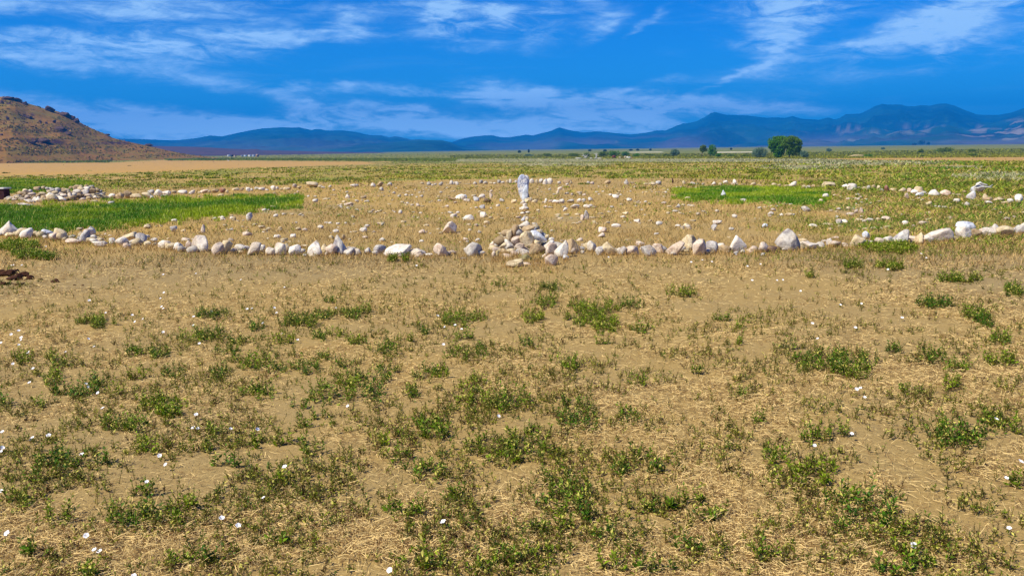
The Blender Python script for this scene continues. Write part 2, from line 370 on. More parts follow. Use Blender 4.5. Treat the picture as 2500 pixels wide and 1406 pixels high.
# haze over the whole plain
def haze():
    s = 9400.0; z0, z1 = -9.0, 440.0
    V = [(x, y, z) for z in (z0, z1) for (x, y) in ((-s, -s), (s, -s), (s, s), (-s, s))]
    Fc = [(0, 3, 2, 1), (4, 5, 6, 7), (0, 1, 5, 4), (1, 2, 6, 5), (2, 3, 7, 6), (3, 0, 4, 7)]
    mt = bpy.data.materials.new('haze_air'); mt.use_nodes = True; nt = mt.node_tree; nt.nodes.clear()
    pv = nt.nodes.new('ShaderNodeVolumePrincipled'); pv.inputs['Color'].default_value = (.0, .33, 1.0, 1); pv.inputs['Density'].default_value = HAZE
    pv.inputs['Anisotropy'].default_value = 0.0
    out = nt.nodes.new('ShaderNodeOutputMaterial'); nt.links.new(pv.outputs[0], out.inputs['Volume'])
    o = mesh_obj('haze', V, Fc, mt); tag(o, 'faint blue air over the far plain and mountains', None, None, 'stuff')
HAZE = 1.9e-4
haze()

# ------------------------------------------------------------------ stones
def icosphere(l):
    import bmesh
    bm = bmesh.new(); bmesh.ops.create_icosphere(bm, subdivisions=l, radius=1.0)
    V = np.array([v.co[:] for v in bm.verts]); Fc = np.array([[v.index for v in f.verts] for f in bm.faces]); bm.free()
    return V/np.linalg.norm(V, axis=1, keepdims=True), Fc
ICO = {l: icosphere(l) for l in (2, 3, 4)}
ROCKC = {'w': ((.84, .77, .64), (.58, .50, .42)), 'c': ((.74, .61, .38), (.48, .36, .20)), 'p': ((.76, .63, .49), (.52, .38, .28)),
         't': ((.50, .37, .21), (.30, .20, .11)), 'g': ((.64, .60, .52), (.30, .27, .27)), 'b': ((.72, .74, .74), (.38, .40, .48)),
         'd': ((.06, .035, .03), (.12, .07, .05)), 'r': ((.26, .10, .06), (.40, .26, .17)), 'y': ((.40, .36, .17), (.22, .18, .08))}
CNAME = {'w': 'white', 'c': 'cream', 'p': 'pinkish', 't': 'tan brown', 'g': 'grey', 'b': 'bluish white', 'd': 'dark brown', 'r': 'reddish brown', 'y': 'yellowish grey'}
SNAME = {'r': 'rounded', 'a': 'angular', 'p': 'peaked', 'f': 'flat', 's': 'slab-like'}
def rock_mat(code):
    c1, c2 = ROCKC[code]
    mt, t, b = material('stone_'+CNAME[code].replace(' ', '_'), 0.85, 0.25)
    tcn = t.n('ShaderNodeTexCoord'); oi = t.n('ShaderNodeObjectInfo')
    off = t.m('MULTIPLY', oi.outputs['Random'], 37.0)
    v = t.n('ShaderNodeVectorMath', operation='ADD'); t.put(v.inputs[0], tcn.outputs['Object']); t.put(v.inputs[1], t.comb(off, off, off)); v = v.outputs[0]
    n1 = t.noise(v, 7, 5, .65, .4); n2 = t.noise(v, 38, 4, .7); n3 = t.noise(v, 3.0, 3, .5)
    c = t.mix(t.ramp(n1, .42, .66), (*c1, 1), (*c2, 1))
    c = t.mix(t.m('MULTIPLY', t.ramp(n3, .5, .7), .4), c, (.44, .30, .17, 1))
    k = t.m('MULTIPLY_ADD', t.ramp(n2, .3, .7), .35, .78); k = t.m('MULTIPLY', k, t.m('MULTIPLY_ADD', oi.outputs['Random'], .28, .86))
    c = t.mix(1.0, c, t.comb(k, k, k), 'MULTIPLY')
    t.put(b.inputs['Base Color'], c)
    bp = t.n('ShaderNodeBump'); bp.inputs['Strength'].default_value = .9; bp.inputs['Distance'].default_value = .03
    t.put(bp.inputs['Height'], t.m('ADD', n1, t.m('MULTIPLY', n2, .35))); t.put(b.inputs['Normal'], bp.outputs[0])
    return mt
RM = {k: rock_mat(k) for k in ROCKC}
def rock_geo(w, d, h, sh, lean=0.0, lvl=3, rs=None):
    """vertices with base at z=0, centred in x and y"""
    rs = rs or rng
    D, Fc = ICO[lvl]
    k = {'r': (13, 15, .17), 'a': (9, 40, .25), 'p': (9, 34, .24), 'f': (11, 24, .22), 's': (8, 40, .24)}[sh]
    n = rs.normal(size=(k[0], 3)); n /= np.linalg.norm(n, axis=1, keepdims=True)
    off = 1-k[2]*rs.random(k[0])*1.6
    dots = np.maximum(D@n.T, 1e-3)/off[None, :]
    r = np.maximum((dots**k[1]).sum(1)+.55**k[1], 1e-9)**(-1/k[1])
    r = np.minimum(r, 1.5)
    s = rs.random()*50
    r = r*(1+.10*(fbm(D[:, 0]*1.6+s, D[:, 1]*1.6+D[:, 2]*1.3, 3)-.5)+.05*(fbm(D[:, 0]*5+s, D[:, 2]*5+D[:, 1]*4, 2)-.5))
    V = D*r[:, None]
    if sh == 's': V[:, 1] *= .45
    a = rs.normal()*.3; ca, sa = math.cos(a), math.sin(a)
    V = np.stack([V[:, 0]*ca-V[:, 1]*sa, V[:, 0]*sa+V[:, 1]*ca, V[:, 2]], 1)
    z01 = (V[:, 2]-V[:, 2].min())/np.ptp(V[:, 2])
    if sh in 'ps':
        tp = (1-.62*z01**1.2) if sh == 'p' else (1-.25*z01)
        V[:, 0] *= tp; V[:, 1] *= tp
    V[:, 0] += lean*1.3*z01
    for i, L in enumerate((w, d, h)):
        V[:, i] = (V[:, i]-V[:, i].min())/np.ptp(V[:, i])*L-(L/2 if i < 2 else 0)
    return V, Fc
def ordw(n):
    ones = 'zeroth first second third fourth fifth sixth seventh eighth ninth tenth eleventh twelfth thirteenth fourteenth fifteenth sixteenth seventeenth eighteenth nineteenth'.split()
    if n < 20: return ones[n]
    t = {2: 'twent', 3: 'thirt', 4: 'fort', 5: 'fift', 6: 'sixt'}[n//10]
    return t+'ieth' if n % 10 == 0 else t+'y-'+ones[n % 10]
ROCKS = []   # dicts: px, by, w, h (pixels), c, s, lean, zone
def add(x0, y0, sc_, zone, txt):
    for e in txt.replace('\n', ' ').split(';'):
        e = e.strip()
        if not e: continue
        f = [q.strip() for q in e.split(',')]
        cx, by, w_, h_ = map(float, f[:4]); code = f[4]; lean = float(f[5]) if len(f) > 5 else 0.
        ROCKS.append(dict(px=x0+cx/sc_, by=y0+by/sc_, w=w_/sc_, h=h_/sc_, c=code[0], s=code[1], lean=lean, z=zone))
K = 5.857
add(0, 420, K, 'front', """120,905,190,165,wp,.3;150,925,90,50,cr;285,885,80,45,pa;365,945,140,120,wr;490,910,110,55,cf;690,930,130,95,br;755,985,120,100,pr;875,980,140,150,cp,-.2;
1070,1030,170,75,pf;1200,1010,120,150,ga,.3;1310,920,110,120,gr;1262,965,110,130,pa,.4;1370,965,130,40,cf;1400,1005,120,50,ca;1440,1070,170,70,wa;1610,1030,80,80,gr;1735,1055,150,110,wr;
1820,1105,90,80,pr;1870,1000,190,125,cr;2020,1020,140,130,gr;2120,1060,100,65,cr;2200,1010,80,60,wr;2205,1060,60,40,ca;2335,1080,140,90,wr;2430,1110,110,90,cr""")
add(400, 420, K, 'front', """110,1115,110,90,cr;205,1120,120,105,wr;365,1105,80,110,pr;310,995,90,50,pf;530,1150,230,220,wp,0;780,1190,150,170,pa,.6;890,1180,150,180,ca,.5;1000,1160,90,70,pr;
1110,1150,130,110,wr;1195,1140,80,80,wr;1300,1190,170,170,wa,.4;1395,1150,110,100,wa,.6;1535,1190,130,105,wr;1665,1190,150,165,wa;1760,1140,100,110,cr;1885,1195,140,145,wa;
2010,1080,90,40,cf;2170,1200,190,190,wp,.3;2300,1160,90,120,ca;2400,1190,140,150,pr,-.2""")
add(800, 420, K, 'front', """190,1180,200,260,gp,-.3;225,965,50,70,tp;305,1200,120,110,gr;430,1190,90,90,gr;570,1180,80,95,ga;745,1170,150,120,ga,.2;1010,1215,330,170,wa,.7;1290,1210,210,110,wa,.8;
1450,1215,90,50,wr;1620,1210,190,185,pp,0;2080,1205,220,195,gp,0;1940,1250,80,28,gf;2370,1095,95,115,pr""")
add(1440, 420, K, 'front', """30,1140,120,150,wa,.2;150,1185,120,120,ga,.5;290,1185,210,180,cp,-.5;460,1190,130,120,ga;615,1190,170,125,pa;720,1060,110,70,pr;840,1205,190,155,ga,-.6;975,1160,150,130,pa;
1220,1195,200,200,ps,.9;1425,1120,190,210,cp,0;1570,1195,170,220,ps,.3;1745,1160,150,160,gr;1860,1120,110,95,wa;1940,1160,120,110,ta;2100,1150,220,230,wp,.2;2300,1150,120,45,pf;2390,1130,60,40,pr""")
add(1840, 420, K, 'front', """150,1160,120,145,pr;270,1160,130,90,dr;480,1130,290,290,gp,0;680,1120,110,100,ca,-.6;690,1015,110,60,cr;815,1110,230,110,wa;1020,1010,90,35,wf;1080,1060,70,100,wr;1170,1075,130,85,pa;
1160,960,100,40,pf;1470,1080,170,160,cp;1600,970,90,110,br;1330,1080,110,35,pf;1920,1045,130,115,wa,-.3;2090,1040,180,190,gp,.5;2240,1020,150,100,pa""")
add(2080, 420, K, 'front', """970,1030,130,145,cp,.4;1080,1030,110,100,wa;1210,1000,330,170,wr;1440,980,130,60,ca,-.5;1280,850,100,30,pf;1580,970,160,165,wr;1600,850,210,120,ba;1740,950,150,120,ta;
1860,900,90,80,pr;1950,920,170,110,wa;2045,900,90,130,wr;2180,930,170,130,cr;2310,870,100,60,cr;2400,890,120,110,gr;2450,830,80,90,pr""")
add(0, 420, K, 'back', """1610,385,90,65,wr;1700,385,110,80,ta;1835,375,110,95,tr;1950,375,140,60,cf;2110,370,130,70,cr;2165,310,90,50,ga;2270,345,120,85,wr;2390,345,110,65,wr;2330,360,60,30,wr;2170,390,50,45,wr;1590,475,70,50,ga""")
add(400, 420, K, 'back', """50,345,95,70,wr;145,305,60,35,cf;270,315,120,50,wr;405,320,75,55,wr;510,305,40,20,cr;580,300,110,45,pf;655,300,40,40,cr;740,300,80,50,tr;845,300,80,70,rr;905,300,40,40,cr;1030,270,100,40,cf;
1115,275,60,45,tr;1210,285,60,60,wr;1255,275,40,40,wr;1340,260,80,40,wr;1400,270,80,45,wr;1475,270,50,25,wr;1565,265,65,65,wr;1625,255,40,45,wr;1690,255,60,25,cr;1760,260,90,40,cr;1870,230,60,55,pr;
1940,235,60,30,cf;2125,225,150,80,ca,-.3;2235,230,60,40,cr;2280,235,60,30,wr;2375,220,35,30,wr;810,345,80,30,cf;945,385,50,22,cf""")
add(800, 420, K, 'back', """35,215,35,25,wr;380,220,110,45,wr;645,215,70,55,wr;755,210,75,65,ta,.5;880,205,80,55,ga,.3;770,270,60,50,wr;1350,175,50,30,cr;1450,190,60,50,gr;1500,200,35,25,wr;1540,190,35,25,wr;1620,200,60,55,ga,.5;
1720,190,60,15,cf;1770,185,50,60,wa,.3;1805,180,30,40,wr;1850,190,45,50,wa;1895,165,45,20,cr;2000,180,100,15,cf;2105,180,60,40,wa;2195,170,55,55,gr;2255,175,45,40,wr;2330,170,45,25,cr;2390,170,60,20,cf;2445,160,40,45,wr""")
add(1180, 420, 5.407, 'back', """30,160,55,35,wr;105,160,40,25,cr;150,160,40,20,wr;210,150,50,45,gr;255,155,50,30,wr;315,145,40,35,cr;355,155,35,60,wa;400,160,25,30,cr;430,150,35,40,wr;640,150,60,60,gr;705,160,45,60,cr;760,150,50,60,ga;
815,165,65,70,wr;880,160,70,75,wr;1000,160,45,35,wr;1105,155,100,50,ta;1105,175,40,25,wr;1160,160,30,40,ca;1320,160,45,18,cf;1390,165,50,40,wa""")
add(1440, 420, K, 'back', """30,180,60,40,pr;255,170,90,55,ta,.6;520,180,65,75,gp;600,165,60,20,cf;655,185,20,15,wr;800,185,90,25,cf;890,190,90,45,cr;985,185,80,55,ga;1345,185,45,55,cr;1475,185,80,40,wa;1545,180,30,20,wr;1620,185,40,25,wr;
1770,185,60,45,wr;1865,190,50,35,cr;1940,180,65,55,wa;2070,180,60,70,wr;2030,180,25,20,wr;2110,185,25,20,wr;2190,185,60,15,cf;2330,195,75,45,cr;2420,195,80,15,cf""")
add(1840, 420, K, 'back', """290,195,70,35,cr;365,205,50,30,cr;480,210,80,25,cf;560,218,95,75,wa,.2;578,222,36,30,da;715,230,60,40,cr;780,240,70,45,wa;860,225,60,45,tr;930,220,70,20,cf;1065,230,160,80,ca,.3;1190,225,80,30,tf;1315,235,90,55,wr;
1400,260,130,85,wr;1490,255,60,40,cr;1570,265,90,50,cr;1640,270,50,70,wa;1715,250,70,60,ta;1795,270,60,70,cp;1830,285,70,40,wr;1905,290,70,90,ra;1990,290,80,50,cr;2130,295,100,60,ca;2180,395,60,80,pp;2235,300,70,60,pr;2285,310,90,50,wr;
2350,300,100,80,cr;2370,350,90,50,ba;2430,320,60,40,wr""")  # small dark brown entry is added to imitate the white stone's shaded hollow
add(2080, 420, K, 'back', """1165,340,150,80,gp;1080,325,50,20,cf;1335,350,130,80,pa;1445,335,40,25,cr;1520,345,70,25,cf;1605,310,45,40,tr;1500,450,80,60,wr;1435,455,50,35,dr;1690,400,100,110,ba,.5;1640,490,60,55,wa;1800,490,80,20,cf;
1900,420,60,90,ca;1940,430,90,60,tr;1960,460,90,40,wr;2090,420,140,50,cr;2190,455,100,30,cf;2260,440,60,50,wr;2385,440,90,100,wr;1100,480,70,50,cr""")
add(1180, 420, 5.407, 'arc', """245,400,60,50,gr;405,415,70,50,cr;520,425,70,50,wr;575,415,60,60,ca;615,400,60,60,cr;675,410,80,45,cr;825,415,40,65,wa,.4;890,400,60,30,pf;955,420,90,50,wr;1035,420,70,60,gr;1150,410,90,50,ga;1265,405,60,50,wr;
1325,390,60,40,wr;1415,385,60,50,ga;1210,485,110,55,wf;1080,520,65,50,wa,.3;1365,480,80,50,wr;1310,640,60,75,pa,.3;1362,632,62,120,ga,.2""")
add(800, 420, K, 'arc', """1780,410,110,50,ta,.3;1900,395,140,75,wr;1965,385,60,60,br;1990,425,90,40,wf;2090,360,70,35,cr;2125,420,80,65,br;2205,380,90,60,wr;2285,440,110,60,df;2335,378,45,80,pa""")
add(1180, 420, 5.407, 'spoke', """550,450,62,34,wr;540,502,118,56,wr;560,550,60,40,dr;520,564,62,36,wr;548,594,52,28,cr;530,655,72,68,bp,.2;576,655,44,48,cr""")
add(1160, 520, 8.786, 'cairn', """1055,300,210,130,wa;1130,400,260,130,ta;880,515,190,240,tr,.4;745,570,120,180,ca,.5;1115,705,310,290,ca,-.6;1300,610,400,210,br,-.7;1350,420,160,70,cr;1540,560,80,90,cr;885,670,190,160,pr;730,770,180,190,wa;
1345,725,140,135,ca;1630,620,120,90,wr;1560,660,100,70,yr;1550,820,230,210,wa,.6;950,780,190,120,pa,.5;1320,970,310,240,tr;1080,950,240,160,gr;890,900,120,130,ga;770,860,160,90,cr;830,970,140,110,pr;690,990,160,90,pr;585,760,130,110,ca;
625,880,140,110,tr;540,850,90,80,cr;450,850,150,110,pr;485,1010,90,150,yr;580,990,90,90,tr;390,1000,80,130,pr;1060,1080,300,130,yr;670,1110,130,60,tr;850,1260,320,180,ca,.3;1135,1150,220,70,pr;1340,1125,110,60,wr;1310,1040,90,60,tr;
1650,1050,230,270,pr;1470,1020,120,110,pr;1610,1240,240,250,pr;1700,800,80,110,dr""")
add(1160, 520, 8.786, 'front', """1850,960,260,360,wp,.1;1950,1010,110,110,br;2070,880,240,310,ta;2210,830,100,150,ta,-.5;2320,740,90,80,pr""")
add(0, 440, 9.615, 'pile', """520,340,150,70,tr;600,310,120,90,cr;700,310,90,80,wr;870,240,90,50,cr;870,320,130,100,tr;1010,290,160,90,cr;1000,345,130,60,cr;1110,220,80,50,gr;1215,260,170,80,ga;1165,310,100,70,cr;1290,330,130,70,cr;1355,280,120,90,gr;
1480,290,110,95,ta;1585,310,120,95,cr;1680,280,110,85,tr;1805,230,120,100,tr;1910,170,70,50,cr;1905,240,130,70,cr;2030,240,160,80,wr;2130,240,110,50,cr;2160,300,200,80,tr;1990,330,150,90,wr;1830,330,170,100,wa;1750,380,110,80,wr;
1420,350,150,60,pr;1480,410,150,80,pr;1340,400,90,60,wr;1160,400,150,90,wr;1255,360,70,50,tr;1440,500,200,110,wr;1640,400,100,90,pa;1680,450,100,70,pr;1540,470,110,100,ta;1700,520,160,100,ta;1850,400,120,80,tr;1230,530,200,150,cr;
1040,480,110,110,tr;1000,530,120,90,cr;910,530,90,110,wa;840,510,120,100,wa;910,410,90,80,tr;750,360,140,60,pr;640,430,90,70,pr;700,420,90,50,cr;770,440,80,50,tr;590,390,110,60,tr;400,410,110,60,pr;440,440,120,60,cr;540,480,150,60,pr;
350,470,100,40,pr;290,500,90,40,pr;680,510,120,60,pr;700,555,200,60,wf;560,630,270,60,wf;730,600,100,30,wf;1940,480,130,50,pr;2070,390,120,60,pr;2130,440,180,100,ca;2300,370,150,50,cr;2220,480,130,80,wr;2220,540,120,50,cr;2340,440,110,80,cr;
2420,390,90,50,cr;2460,450,100,60,cr;230,620,110,50,cf""")
add(400, 420, K, 'inner', """1225,700,80,110,ga,.5;1005,690,60,50,cr;970,640,40,25,cr;1605,650,60,45,wr;1570,525,80,40,cr;565,870,60,110,pp,.2;145,860,95,80,gr;150,715,80,40,wr;60,690,40,25,wr;1190,915,130,55,pr;1620,950,100,50,wr;
1850,945,80,55,wr;1925,835,70,45,cr;2020,845,70,40,pr;1400,810,90,40,cr;1510,825,70,35,cr;1125,800,60,30,cr;280,860,60,40,cr;2165,435,70,45,wr;2325,400,120,28,cf;2450,870,50,45,wr;2400,960,60,40,cr;1660,835,80,20,cf;880,780,60,30,cr""")
add(0, 420, K, 'inner', "1140,840,80,40,cr;2100,810,90,45,cr")
add(800, 420, K, 'inner', """285,380,60,70,wp;505,385,80,40,tr;560,435,70,30,wf;310,480,110,45,pa;230,435,60,25,cf;945,315,50,30,wr;1020,360,45,30,wr;1120,345,50,30,wr;1145,290,60,18,cf;610,595,55,40,cr;1040,600,50,55,wr;2210,530,70,60,br;
2220,655,80,80,wr;2250,640,60,40,cr;1800,660,100,60,wr;1745,590,60,25,wf;1855,590,60,25,wf;2010,690,160,75,wr;2270,745,70,45,cr;2440,495,50,30,wr;1745,880,190,165,pa,-.3;1345,885,90,60,pr;2175,875,50,40,wr;510,870,100,75,wr;
120,870,80,50,wr;50,945,60,40,cr;540,950,80,35,pr;770,860,60,25,cf;320,975,50,25,cr;390,870,80,25,cf""")
add(1180, 420, 5.407, 'inner', """980,300,45,65,pa;1275,300,50,40,pr;1330,320,50,35,pr;1170,310,35,30,pr;1465,475,70,20,cf;1440,615,80,25,cf;1465,680,50,40,cr;1210,690,90,25,cf;985,580,80,30,cr;1095,580,80,30,cr;1240,575,70,30,cr;1540,560,90,22,cf;
725,525,50,35,cr;190,460,45,35,wr;45,695,70,45,cr""")
add(1440, 420, K, 'inner', """180,865,110,75,pr;165,935,100,60,pa,.4;375,790,130,50,wr;675,730,90,55,wa;470,660,70,35,wr;510,615,90,45,cr;990,760,85,55,gr;1260,785,75,35,wr;1390,780,95,45,cr;1775,835,75,85,ga,.4;1820,750,125,55,wa,.4;
2025,835,70,40,wr;1235,575,110,30,wf;1255,515,60,60,gp;1330,495,50,35,cr;1465,500,80,25,cr;1130,505,60,25,cr;1060,460,80,35,pr;850,470,40,35,cr;370,380,90,55,wr;565,420,75,45,wr;65,735,50,40,cr;2190,435,90,50,wr;1405,395,80,40,cr;
1900,360,65,95,bp;1550,620,60,40,pr""")
add(1840, 420, K, 'inner', """1030,380,85,65,wr;960,440,60,50,cr;750,570,110,75,ga,-.2;245,625,80,55,gr;500,630,110,40,ca,.5;155,795,75,55,br;845,785,110,40,wf;1060,765,150,35,cf;1220,750,80,70,gr;1295,740,80,55,wr;1380,630,90,45,pr;
1460,590,50,50,pr;1540,590,50,80,pp;1505,700,110,35,cr;1580,715,50,30,wr;1645,710,100,45,wr;1780,690,60,35,cr;1880,690,110,50,pr;2165,755,100,50,wr;1195,665,45,40,wr;280,560,80,40,pr;440,470,80,20,cf;1100,840,60,40,cr;1730,820,60,30,cr;
1820,820,50,30,cr;1910,810,80,40,cr;1485,345,60,35,wr;2400,760,100,50,pr""")
add(2080, 420, K, 'inner', """2030,555,50,25,cr;2140,600,60,30,pr;2220,690,80,40,pr;1030,740,150,30,cf;1100,700,90,30,cf;1400,680,60,40,cr;865,420,50,25,cr;1250,510,40,25,wr;1190,505,35,25,wr;1310,515,60,25,wr""")

# heaps: conical mounds for the cairn and for the long pile
cB = unproj([1278], [612])[0]; pB = unproj([62, 140, 215], [486, 489, 484])
def mound(x, y):
    r = np.hypot((x-cB[0])/.68, (y-cB[1]-.05)/.62); z = .56*np.clip(1-r, 0, 1)**.72
    for P, rr, hh in zip(pB, ((.75, .9), (.95, 1.0), (.75, .9)), (.30, .48, .62)):
        r = np.hypot((x-P[0])/rr[0], (y-P[1])/rr[1]); z = np.maximum(z, hh*np.clip(1-r**1.6, 0, 1))
    return z
def hit_mound(px, py, far=45):
    d = ray([px], [py])[0]; t = np.linspace(4, far, 9000)
    P = np.array([0, 0, CAM_H])+d*t[:, None]
    i = np.argmax(P[:, 2] <= ground(P[:, 0], P[:, 1])+mound(P[:, 0], P[:, 1]))
    return P[i], t[i]
ROCKS.sort(key=lambda r: -r['w']*r['h'])
LIM = 300
def rock_place(r):
    if r['z'] in ('cairn', 'pile'):
        P, t = hit_mound(r['px'], r['by']-r['h']*.5)
        s = t/F_PX; w_, h_ = r['w']*s*1.2, r['h']*s*1.25
        dep = min(w_, max(h_, .6*w_))*1.0
        dd = ray([r['px']], [r['by']-r['h']*.5])[0]
        P = P+dd*.18*h_
        P[2] = max(P[2]-h_/2, -0.02*1-.1*h_)
        return P, w_, dep, h_
    P = unproj([r['px']], [r['by']])[0]; d = math.hypot(P[0], P[1]); s = math.hypot(d, CAM_H)/F_PX
    w_, h_ = r['w']*s*(1.2 if r['z'] == 'front' else 1.1), r['h']*s*1.06
    dep = min(w_, 1.3*h_+.06)*(.75+.3*rng.random())
    hh = max(h_-dep*.5*CAM_H/d*.6, h_*.6)
    u = np.array([P[0], P[1]])/d
    P[0] += u[0]*dep*.45; P[1] += u[1]*dep*.45
    sink = .16*hh
    P[2] = ground(P[0], P[1])-sink
    return P, w_, dep, hh+sink
def size_word(w_, h_):
    m_ = max(w_, h_)
    return 'big' if m_ > .30 else ('medium' if m_ > .17 else 'small')
keep, rest = ROCKS[:LIM], ROCKS[LIM:]
ZONE = {}
for r in keep:
    z = r['z']
    if z == 'front': key = ('front', 'hill' if r['px'] < 1240 else 'tree'); od = abs(r['px']-1290)
    elif z == 'back': key = ('back', 'hill' if r['px'] < 1277 else 'tree'); od = abs(r['px']-1277)
    elif z == 'arc': key = ('arc', 'hill' if r['px'] < 1277 else 'tree'); od = abs(r['px']-1277)
    elif z == 'spoke': key = ('spoke', ''); od = r['by']
    elif z == 'cairn':
        k_ = min(3, int((r['by']-r['h']/2-545)/28)); key = ('cairn', k_); od = r['px']
    elif z == 'pile':
        k_ = min(3, int((r['by']-r['h']/2-452)/11)); key = ('pile', k_); od = r['px']
    else: key = ('inner', 'hill' if r['px'] < 1277 else 'tree', min(2, int((r['by']-445)/45))); od = abs(r['px']-1277)
    r['od'] = od; ZONE.setdefault(key, []).append(r); r['key'] = key
TIER = ['top', 'upper', 'lower', 'lowest']; BAND = ['far', 'middle', 'near']
for key, L in ZONE.items():
    L.sort(key=lambda r: r['od'])
    for i, r in enumerate(L):
        o = ordw(i+1)
        if key[0] == 'front': pl, gp = f"in the front row, {o} from the cairn on its {key[1]} side", 'stones of the front row'
        elif key[0] == 'back': pl, gp = f"in the back row, {o} from the standing stone, {key[1]} side", 'stones of the back row'
        elif key[0] == 'arc': pl, gp = f"in the short middle row, {o} from its centre toward the {key[1]}", 'stones of the short middle row'
        elif key[0] == 'spoke': pl, gp = f"{o} in the line from the standing stone to the cairn", 'stones of the line to the cairn'
        elif key[0] == 'cairn': pl, gp = f"in the cairn's {TIER[key[1]]} layer, {o} from its hill side", 'stones heaped in the cairn'
        elif key[0] == 'pile': pl, gp = f"in the long pile's {TIER[key[1]]} layer, {o} from the bench", 'stones in the long pile by the bench'
        else: pl, gp = f"in the ring's {BAND[key[2]]} part, {o} from its middle toward the {key[1]}", 'stones scattered inside the ring'
        r['pl'], r['gp'] = pl, gp
for r in keep:
    P, w_, dep, h_ = rock_place(r)
    lvl = 4 if r['w'] > 26 else 3
    V, Fc = rock_geo(w_, dep, h_, r['s'], r['lean'], lvl)
    o = mesh_obj('stone', V, Fc, RM[r['c']], loc=tuple(P), shade=(r['s'] in 'rfp'))
    if r['s'] in 'as':
        o.data.polygons.foreach_set('use_smooth', np.ones(len(o.data.polygons), bool))
    if r['z'] in ('cairn', 'pile'): o.rotation_euler = (rng.normal()*.12, rng.normal()*.1, 0)
    tag(o, f"{size_word(w_, h_)} {CNAME[r['c']]} stone {r['pl']}", 'stone', r['gp'])
# the smaller stones past three hundred, and the pale pebbles lying about
def merge_rocks(name, items, label, codes=None):
    Vs, Fs, Cs, n = [], [], [], 0
    for (P, w_, dep, h_, sh, lean, c, lvl) in items:
        V, Fc = rock_geo(w_, dep, h_, sh, lean, lvl); V = V+np.asarray(P)
        Vs.append(V); Fs.append(Fc+n); n += len(V)
        cc = (np.array(ROCKC[c][0])*.75+np.array(ROCKC[c][1])*.25)*(.65+.35*rng.random()); Cs.append(np.tile(cc, (len(V), 1)))
    o = mesh_obj(name, np.vstack(Vs), np.vstack(Fs), M_PEB, shade=True, col=np.vstack(Cs)); tag(o, label, None, None, 'stuff'); return o
M_PEB, _t, _b = material('pebble_colours', .9, .2)
_a = _t.n('ShaderNodeAttribute', attribute_name='Col'); _g = _t.n('ShaderNodeNewGeometry'); _n = _t.noise(_g.outputs['Position'], 25, 4, .6)
_k = _t.m('MULTIPLY_ADD', _t.ramp(_n, .3, .7), .4, .7); _t.put(_b.inputs['Base Color'], _t.mix(1.0, _a.outputs['Color'], _t.comb(_k, _k, _k), 'MULTIPLY'))
items = []
for r in rest:
    P, w_, dep, h_ = rock_place(r); items.append((P, w_, dep, h_, r['s'], r['lean'], r['c'], 2))
_f = sorted([r for r in ROCKS if r['z'] == 'front' and r['h'] > 9], key=lambda r: r['px']); _fx = np.array([r['px'] for r in _f]); _fy = np.array([r['by'] for r in _f])
_fy = np.convolve(np.pad(_fy, 2, mode='edge'), np.ones(5)/5, 'valid')
for _q in range(150):
    _X = rng.random()*2500
    if 1190 < _X < 1370: continue
    _w = 9+12*rng.random()**1.5; _P, _ww, _dd, _hh = rock_place(dict(px=_X, by=float(np.interp(_X, _fx, _fy))+rng.normal()*3-1, w=_w, h=_w*(.55+.35*rng.random()), z='front'))
    items.append((_P, _ww, _dd, _hh, rng.choice(list('rra')), 0, rng.choice(list('wwcpg')), 2))
nP = 880
_c = unproj([1278], [489])[0]; _n = 5000
_r = rng.choice([2.6, 4.3, 6.0, 7.7, 9.4, 11.0], _n, p=[.1, .13, .17, .2, .2, .2])+rng.normal(size=_n)*.13; _a = rng.random(_n)*2*math.pi
_x = _c[0]+np.sin(_a)*_r*1.28; _y = _c[1]-1.2+np.cos(_a)*_r; _k = rng.random(_n) < .22
_x = np.where(_k, _c[0]+(rng.random(_n)-.5)*26, _x); _y = np.where(_k, _c[1]+(rng.random(_n)-.55)*22, _y)
qx, qy, _ = project(np.stack([_x, _y, 0*_x], 1))
pr = (fbm(_x*.7, _y*.7, 3) > .40) & (qy < 596) & ~inpoly(qx, qy, [(0,500),(420,485),(745,475),(745,500),(440,545),(0,565)]) & ~inpoly(qx, qy, [(1638,478),(1760,452),(2030,465),(2030,490),(1880,495)])
pr &= qy > 452+np.clip(abs(qx-1277)/1200, 0, 1)**2*45
qx, qy = qx[pr][:nP], qy[pr][:nP]
for P in unproj(qx, qy):
    w_ = .035+.10*rng.random()**2; items.append((P+np.array([0, 0, -.01]), w_, w_*.8, w_*(.35+.4*rng.random()), 'r', 0, rng.choice(list('wccpw')), 2))
merge_rocks('pebbles', items, 'small pale stones lying in the dry grass and between the bigger stones of the ring')
# rubble packed in the core of the two heaps
items = []
for q in range(260):
    if q < 90: x, y = cB[0]+rng.normal()*.26, cB[1]+.05+rng.normal()*.24
    else:
        P = pB[q % 3]; x, y = P[0]+rng.normal()*.38, P[1]+rng.normal()*.42
    zt = float(mound(x, y))
    if zt < .06: continue
    z = max(rng.random()*zt-.16, -.03); s = .15+.08*rng.random()
    items.append(((x, y, z), s, s, s*.7, 'r', 0, rng.choice(list('cptg')), 2))
merge_rocks('rubble', items, 'small stones packed in the core of the cairn and the long pile')

